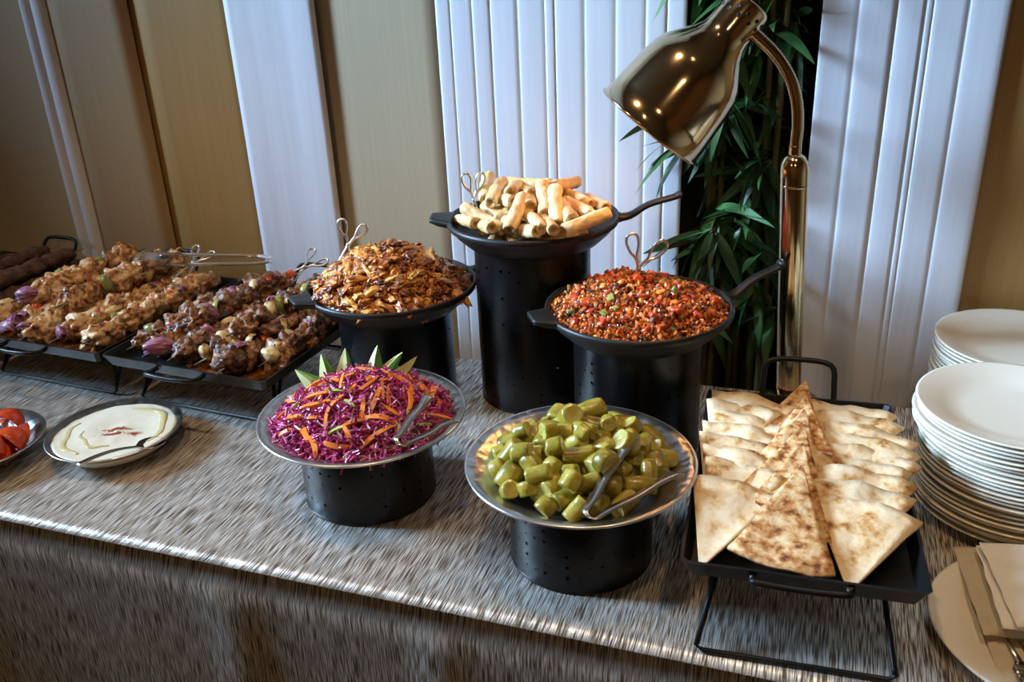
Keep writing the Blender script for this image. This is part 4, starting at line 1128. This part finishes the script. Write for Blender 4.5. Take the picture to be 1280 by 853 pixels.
def soft_slab(w, l, h, seed, bulge=0.004, nx=14, ny=20, fold=False):
    """folded cloth: closed rounded slab, w along x, l along y"""
    V, F = [], []
    for side in (0, 1):
        for i in range(nx + 1):
            for j in range(ny + 1):
                u, v = -1 + 2 * i / nx, -1 + 2 * j / ny
                e = min(1, (1 - abs(u)) * 7) ** 0.5 if abs(u) < 1 else 0
                e2 = min(1, (1 - abs(v)) * 10) ** 0.5 if abs(v) < 1 else 0
                q = min(e, e2)
                z = (h * (0.5 + 0.5 * q) + bulge * (1 - u * u) * (0.6 + 0.6 * noise.noise(Vector((u * 1.5, v * 2, seed))))) if side == 0 else h * 0.5 * (1 - q)
                V.append((u * w / 2 + 0.002 * noise.noise(Vector((v * 3, seed, 1))), v * l / 2 + 0.002 * noise.noise(Vector((u * 3, seed, 5))), z))
    k = (nx + 1) * (ny + 1); g = lambda i, j, s: s * k + i * (ny + 1) + j
    for i in range(nx):
        for j in range(ny):
            F.append((g(i, j, 0), g(i + 1, j, 0), g(i + 1, j + 1, 0), g(i, j + 1, 0))); F.append((g(i, j, 1), g(i, j + 1, 1), g(i + 1, j + 1, 1), g(i + 1, j, 1)))
    for i in range(nx): F += [(g(i, 0, 0), g(i, 0, 1), g(i + 1, 0, 1), g(i + 1, 0, 0)), (g(i, ny, 0), g(i + 1, ny, 0), g(i + 1, ny, 1), g(i, ny, 1))]
    for j in range(ny): F += [(g(0, j, 0), g(0, j + 1, 0), g(0, j + 1, 1), g(0, j, 1)), (g(nx, j, 0), g(nx, j, 1), g(nx, j + 1, 1), g(nx, j + 1, 0))]
    return V, F
pz = ZT + 0.008
root = tag(empty('napkin_pouch', (0.268, 0.958, pz), R(6)), 'folded beige cloth napkin pouch holding forks on the large plate', 'napkin')
mk('lower_layer', soft_slab(0.120, 0.215, 0.006, 1, 0.002), M['napkin'], root, loc=(0.008, -0.012, 0.0))
mk('upper_fold', soft_slab(0.128, 0.160, 0.006, 2, 0.010), M['napkin'], root, loc=(0.006, 0.020, 0.0115))
for k, (dx, dz, a, lab) in enumerate(((0.014, 0.031, 0, 'lower folded white paper napkin on the beige pouch'), (0.020, 0.040, 4, 'top folded white paper napkin at the right edge'))):
    o = mk('paper_napkin', soft_slab(0.150, 0.150, 0.008, 4 + k, 0.003), M['white_napkin'], loc=(0.302 + dx - 0.014, 0.968, pz + dz - 0.003), rot=(0, 0, R(4 + a)))
    tag(o, lab, 'napkin', 'white paper napkins')
def fork_mesh():
    V, F = [], []
    parts = [tube([(0, y, 0.0) for y in (0.09, 0.06, 0.0, -0.03)], [0.004, 0.0035, 0.0028, 0.004], 8, flat=0.4)]
    parts.append(tube([(0, -0.028, 0), (0, -0.040, -0.001), (0, -0.052, -0.002)], [0.004, 0.0115, 0.0118], 8, flat=0.12))
    for i in range(4):
        x = -0.0095 + i * 0.0063
        parts.append(tube([(x, -0.048, -0.002), (x, -0.070, -0.003), (x, -0.092, 0.000), (x * 0.98, -0.096, 0.001)], [0.0018, 0.0017, 0.0012, 0.0004], 6, flat=0.6))
    return join(*parts)
fm = me('fork', *fork_mesh(), M['steel'])
for k in range(3):
    tag(ob('fork', fm, None, (0.242 + 0.016 * k, 0.894 - 0.004 * k, pz + 0.0095 + 0.003 * (k % 2)), Euler((R(-1), R(8), R(14 + 3 * k)))), ['leftmost dark steel fork in the napkin pouch', 'middle dark steel fork in the napkin pouch', 'rightmost dark steel fork in the napkin pouch'][k], 'fork', 'forks in the napkin pouch')

# ------------------------------------------------------------------ tongs
def wire_tongs(piv, handle_dir, side_dir, label, spread=0.35, L=1.0, wire=0.0021):
    """scissor tongs of bent wire; handle loops point along handle_dir, jaws the opposite way"""
    root = tag(empty('wire_tongs', piv), label, 'tongs', 'bent wire serving tongs')
    h = Vector(handle_dir).normalized(); s = Vector(side_dir); s = (s - h * s.dot(h)).normalized(); n = h.cross(s)
    root.rotation_euler = Matrix((h, s, n)).transposed().to_euler()
    for q in (-1, 1):
        c, si = math.cos(q * spread), math.sin(q * spread)
        loop = [(0.0, 0), (0.020, 0.001), (0.034, 0.008), (0.050, 0.011), (0.062, 0.008), (0.066, 0.0), (0.062, -0.008), (0.050, -0.010), (0.036, -0.006), (0.024, -0.001), (0.012, -0.002)]
        pts = [(x * L, y * L * q) for x, y in loop]
        P = [(x * c - y * si, x * si + y * c, q * wire * 1.05) for x, y in pts]
        mk('handle_loop', tube(smooth_path(P, 4), wire, 8), M['chrome'], root)
        J = [(0, 0), (-0.03, 0.006), (-0.07, 0.012), (-0.095, 0.004)]
        P = [(x * c * L - (y * -q) * si * 0, (y * q) * 0.9 + x * si * -0.25 * 0, q * wire * 1.05) for x, y in J]
        mk('jaw', tube(smooth_path(P, 4), [wire] * 10 + [wire * 1.6] * 3, 8), M['chrome'], root)
    mk('pivot_rivet', xf(lathe([(0, -0.005), (0.003, -0.005), (0.004, -0.003), (0.004, 0.003), (0.003, 0.005), (0, 0.005)], 12), Matrix.Identity(4)), M['chrome'], root)
    return root
camr = Vector((0.945, 0.325, -0.042))
wire_tongs((-0.262, 1.310, ZT + 0.272), (0.25, 0.10, 0.9), camr, 'wire tongs stuck upright in the minced meat', 0.50, 0.90)
wire_tongs((-0.563, 1.385, ZT + 0.348), (0.02, 0.05, 0.9), camr, 'wire tongs at the left of the spring roll pile', 0.32, 0.72)
wire_tongs((-0.800, 1.355, ZT + 0.262), (0.15, 0.12, 0.55), camr, 'wire tongs standing at the left of the shredded chicken', 0.50, 0.72)
wire_tongs((-1.24, 1.462, ZT + 0.158), (0.05, 0.55, 0.25), camr, 'wire tongs lying over the back rim of the chicken tray', 0.45, 0.75)
wire_tongs((-0.985, 1.485, ZT + 0.160), (0.25, 0.5, 0.22), camr, 'wire tongs lying over the back of the beef tray', 0.45, 0.75)

def strip_tongs(bend, e1, e2, label, w=0.0055, rise=0.0):
    """sprung steel strip folded into a U; bend is the closed end, e1 and e2 the open tips"""
    B, E1, E2 = Vector(bend), Vector(e1), Vector(e2)
    root = tag(empty('strip_tongs', B), label, 'tongs', 'sprung steel strip tongs')
    mid = ((E1 + E2) / 2 - B).normalized(); side = (E2 - E1); side = (side - mid * side.dot(mid)).normalized(); up = mid.cross(side)
    if up.z < 0: up = -up
    for k, (E, sg) in enumerate(((E1, -1), (E2, 1))):
        d = E - B; L = d.length
        path = [side * sg * 0.001, -mid * 0.000 + side * sg * 0.007 + mid * 0.004, d * 0.2 + side * sg * 0.004, d * 0.5 + side * sg * 0.004, d * 0.8, d]
        path = smooth_path(path, 5); n = len(path)
        V, F = [], []
        for i, p in enumerate(path):
            t = i / (n - 1); ww = w * (0.8 + 0.35 * math.sin(PI * t)) if t < 0.75 else w * (1.1 + 0.8 * (t - 0.75) / 0.25)
            tn = (path[min(i + 1, n - 1)] - path[max(i - 1, 0)]).normalized(); nn = tn.cross(up * 0.55 + side * 0.83).normalized() * 0.0008
            a = (up * 0.55 + side * 0.83).normalized()
            for x in (-1, 1): V += [p + a * ww * x + nn, p + a * ww * x - nn]
        for i in range(n - 1):
            o = i * 4
            F += [(o, o + 4, o + 6, o + 2), (o + 1, o + 3, o + 7, o + 5), (o, o + 1, o + 5, o + 4), (o + 2, o + 6, o + 7, o + 3)]
        F += [(0, 2, 3, 1), (4 * n - 4, 4 * n - 3, 4 * n - 1, 4 * n - 2)]
        mk('tong_arm', (V, F), M['steel'], root)
    return root
strip_tongs((-0.497, 0.905, ZT + 0.152), (-0.492, 1.000, ZT + 0.176), (-0.452, 0.985, ZT + 0.150), 'steel tongs lying on the red cabbage salad')
strip_tongs((-0.216, 0.815, ZT + 0.152), (-0.195, 0.952, ZT + 0.182), (-0.133, 0.925, ZT + 0.155), 'steel tongs lying on the pickles')

# clear plastic serving tongs across the kebab trays
def clear_tongs():
    root = tag(empty('clear_serving_tongs', kpos(1, 0.090, 0.120, KZ + 0.062)), 'clear plastic serving tongs lying across the kebab trays', 'tongs')
    root.rotation_euler = (R(6), R(2), R(18))
    for q in (-1, 1):
        P = smooth_path([(0.20, 0, q * 0.003), (0.16, 0, q * 0.009), (0.08, 0, q * 0.010), (0.0, 0, q * 0.012), (-0.03, 0, q * 0.013)], 4)
        mk('arm', tube(P, 0.008, 10, flat=0.28), M['clear'], root)
        sc = lump(ICO3, 0.040, 0.024, 0.0045, 0.0, 1, 1)
        mk('scoop', ([Vector((v.x - 0.055, v.y, v.z + q * (0.013 - 5 * (v.x ** 2 + v.y ** 2)) )) for v in sc[0]], sc[1]), M['clear'], root)
clear_tongs()

# ------------------------------------------------------------------ heat lamp
def heat_lamp():
    X, Y = -0.022, 1.418
    root = tag(empty('heat_lamp', (X, Y, ZT + 0.001)), 'polished gooseneck heat lamp standing behind the flatbread tray', 'lamp')
    mk('base', lathe([(0, 0), (0.054, 0), (0.056, 0.003), (0.056, 0.010), (0.052, 0.014), (0.024, 0.017), (0.0, 0.018)], 48), M['brass'], root)
    lean = Matrix(((1, 0, -0.056, 0), (0, 1, 0, 0), (0, 0, 1, 0), (0, 0, 0, 1)))
    prof = [(0.0, 0.014), (0.0205, 0.014), (0.0208, 0.05), (0.0215, 0.40), (0.0215, 0.412), (0.020, 0.422), (0.015, 0.431), (0.0085, 0.435), (0.0, 0.436)]
    mk('post', xf(lathe(prof, 40), lean), M['brass'], root)
    mk('post_collar', xf(lathe([(0.0216, 0.385), (0.0222, 0.386), (0.0222, 0.388), (0.0216, 0.389)], 40), lean), M['brass'], root)
    pts = [(-0.0245, 0, 0.43), (-0.0245, 0, 0.452), (-0.024, 0, 0.476), (-0.028, 0, 0.510), (-0.040, 0, 0.545), (-0.062, -0.003, 0.578), (-0.086, -0.006, 0.602), (-0.106, -0.008, 0.618)]
    P = smooth_path(pts, 16)
    rads = [0.0088 + (0.0009 if i % 2 else -0.0004) for i in range(len(P))]
    rads[:14] = [0.0096] * 14; rads[-6:] = [0.0098] * 6
    mk('gooseneck', tube(P, rads, 14), M['brass'], root)
    # shade: axis from the neck top to the mouth
    axis = Vector((-0.605, -0.19, -0.775)).normalized()
    top = Vector((-0.102, -0.004, 0.654))
    rot = axis.to_track_quat('Z', 'Y').to_matrix().to_4x4(); T = Matrix.Translation(top) @ rot
    outer = [(0.0, 0.0), (0.026, 0.0), (0.033, 0.003), (0.035, 0.009), (0.035, 0.050), (0.037, 0.060), (0.045, 0.074), (0.058, 0.090), (0.070, 0.106), (0.077, 0.122), (0.081, 0.145), (0.0855, 0.190), (0.0885, 0.222)]
    lip = [(0.0915, 0.223), (0.0925, 0.2255), (0.0905, 0.2275), (0.0875, 0.226)]
    inner = [(0.0838, 0.190), (0.079, 0.145), (0.075, 0.126), (0.068, 0.108), (0.056, 0.092), (0.043, 0.076), (0.0345, 0.061), (0.032, 0.050), (0.0, 0.048)]
    sh = mk('shade', xf(lathe(outer + lip + inner, 72), T), M['brass'], root)
    # vent holes around the neck
    for i in range(12):
        a = 2 * PI * i / 12
        for k, zz in enumerate((0.018, 0.027)):
            b = a + k * PI / 12
            d = Vector((math.cos(b), math.sin(b), 0))
            q = T @ Matrix.Translation(d * 0.0348 + Vector((0, 0, zz))) @ d.to_track_quat('Z', 'Y').to_matrix().to_4x4()
            mk('vent_hole', xf(lathe([(0, 0.0004), (0.0020, 0.0004), (0.0027, 0.0010), (0.0032, 0.0004), (0.0033, -0.0006)], 10), q), M['dark_hole'], sh)
    bulb = [(0.0, 0.195), (0.014, 0.192), (0.026, 0.182), (0.031, 0.166), (0.029, 0.148), (0.020, 0.122), (0.014, 0.105), (0.013, 0.085), (0.0, 0.085)]
    mk('bulb', xf(lathe(bulb, 24), T), M['bulb'], root)
    mk('bulb_socket', xf(lathe([(0, 0.05), (0.018, 0.05), (0.018, 0.084), (0.0, 0.084)], 24), T), M['black'], root)
heat_lamp()

# ------------------------------------------------------------------ artificial bamboo between the curtains
def leaf_mesh(seed, L=0.125, w=0.0105):
    V, F = [], []; n = 10
    for i in range(n + 1):
        t = i / n; ww = w * (math.sin(PI * min(1, t ** 0.75)) ** 0.8) + 0.0004
        z = -0.9 * (t * L) ** 2 * (2.0 + seed * 0.8); tw = 0.5 * (seed - 1) * t
        for s in (-1, 0, 1): V.append((t * L, s * ww * math.cos(tw), z + (0.0022 if s else 0) * (1 - t) + s * ww * math.sin(tw)))
    for i in range(n):
        for s in range(2): F.append((i * 3 + s, i * 3 + s + 1, (i + 1) * 3 + s + 1, (i + 1) * 3 + s))
    return V, F
leafs = [me('leaf', *leaf_mesh(s), M['leaf']) for s in range(4)]
def clear_of_curtains(p, d, L):
    """true when a leaf from p along d keeps in the gap or wholly in front of the curtains"""
    for t in (0.0, 0.25, 0.5, 0.75, 1.0):
        q = p + d * (L * t)
        if q.x > -0.034 or (q.x < -0.236 and q.y > 1.588): return False
        if q.y < 1.50: return False
    return True

def bamboo(x, y, seed, n, label, zr=(0.80, 1.66), spread=0.07, front=0):
    rg = random.Random(seed)
    root = tag(empty('bamboo_plant', (x, y, 0.0)), label, 'plant', 'artificial bamboo plants between the curtains')
    mk('pot', lathe([(0, 0), (0.028, 0), (0.032, 0.02), (0.036, 0.14), (0.038, 0.145), (0.038, 0.16), (0.035, 0.16), (0.034, 0.14), (0, 0.138)], 32), M['pot'], root)
    mk('soil', lathe([(0.034, 0.141), (0.02, 0.147), (0, 0.149)], 24), M['soil'], root)
    O = Vector((x, y, 0)); canes = []
    for k in range(3):
        bx_, by_ = rg.uniform(-0.02, 0.02), rg.uniform(-0.02, 0.02); lx, ly = rg.uniform(-0.015, 0.015), rg.uniform(-0.015, 0.015)
        P, rr = [], []
        for i in range(33):
            t = i / 32; P.append((bx_ + lx * t, by_ + ly * t, 0.13 + t * 1.75)); rr.append(0.0072 * (1 - 0.4 * t) * (1.22 if i % 4 == 0 else 1.0))
        mk('cane', tube(P, rr, 10), M['cane'], root); canes.append((bx_, by_, lx, ly))
    made, tries = 0, 0
    while made < n and tries < 4 * n:
        tries += 8
        c = canes[rg.randrange(3)]; z = rg.uniform(*zr); t = (z - 0.13) / 1.75
        p0 = Vector((c[0] + c[2] * t, c[1] + c[3] * t, z))
        fr = made < front
        a = rg.uniform(PI * 1.36, PI * 1.52) if fr else rg.uniform(PI * 0.85, 2.15 * PI)
        l = rg.uniform(0.095, 0.125) if fr else rg.uniform(0.4, 1.0) * spread
        d = Vector((math.cos(a), math.sin(a) * (1.0 if fr else 0.7), 0.25))
        p1 = p0 + d * l * 0.6; p2 = p0 + d * l + Vector((0, 0, -0.02))
        if not clear_of_curtains(O + p0, p2 - p0, 1.0): continue
        todo = []
        for k in range(8):
            q = p0.lerp(p2, (0.7 if fr else 0.25) + (0.3 if fr else 0.75) * (k / 7)) + Vector((rg.uniform(-.01, .01), rg.uniform(-.01, .01), rg.uniform(-.01, .01)))
            b = rg.uniform(PI * 0.9, PI * 1.25) if fr and k % 2 else a + rg.uniform(-1.3, 1.3)
            dirv = Vector((math.cos(b), math.sin(b) * 0.55 - (0.02 if fr else 0.1), rg.uniform(-1.1, 0.35)))
            s = rg.uniform(0.65, 1.1)
            if not clear_of_curtains(O + q, dirv.normalized(), 0.125 * s): continue
            todo.append((leafs[rg.randrange(4)], q, quat_x(dirv, rg.uniform(-0.9, 0.9)), (s, s, s))); made += 1
        if todo:
            tw = mk('twig', tube(smooth_path([p0, p1, p2], 3), 0.0013, 5), M['cane'], root)
            for lm_, q, rt, sc in todo: ob('leaf', lm_, tw, q, rt, sc)
bamboo(-0.205, 1.665, 5, 220, 'bamboo plant beside the wide pleated curtain behind the minced meat', spread=0.11, front=70)
bamboo(-0.135, 1.755, 6, 200, 'bamboo plant in the middle of the gap between the white curtains', spread=0.085)
bamboo(-0.082, 1.672, 7, 190, 'bamboo plant behind the heat lamp post', spread=0.06)
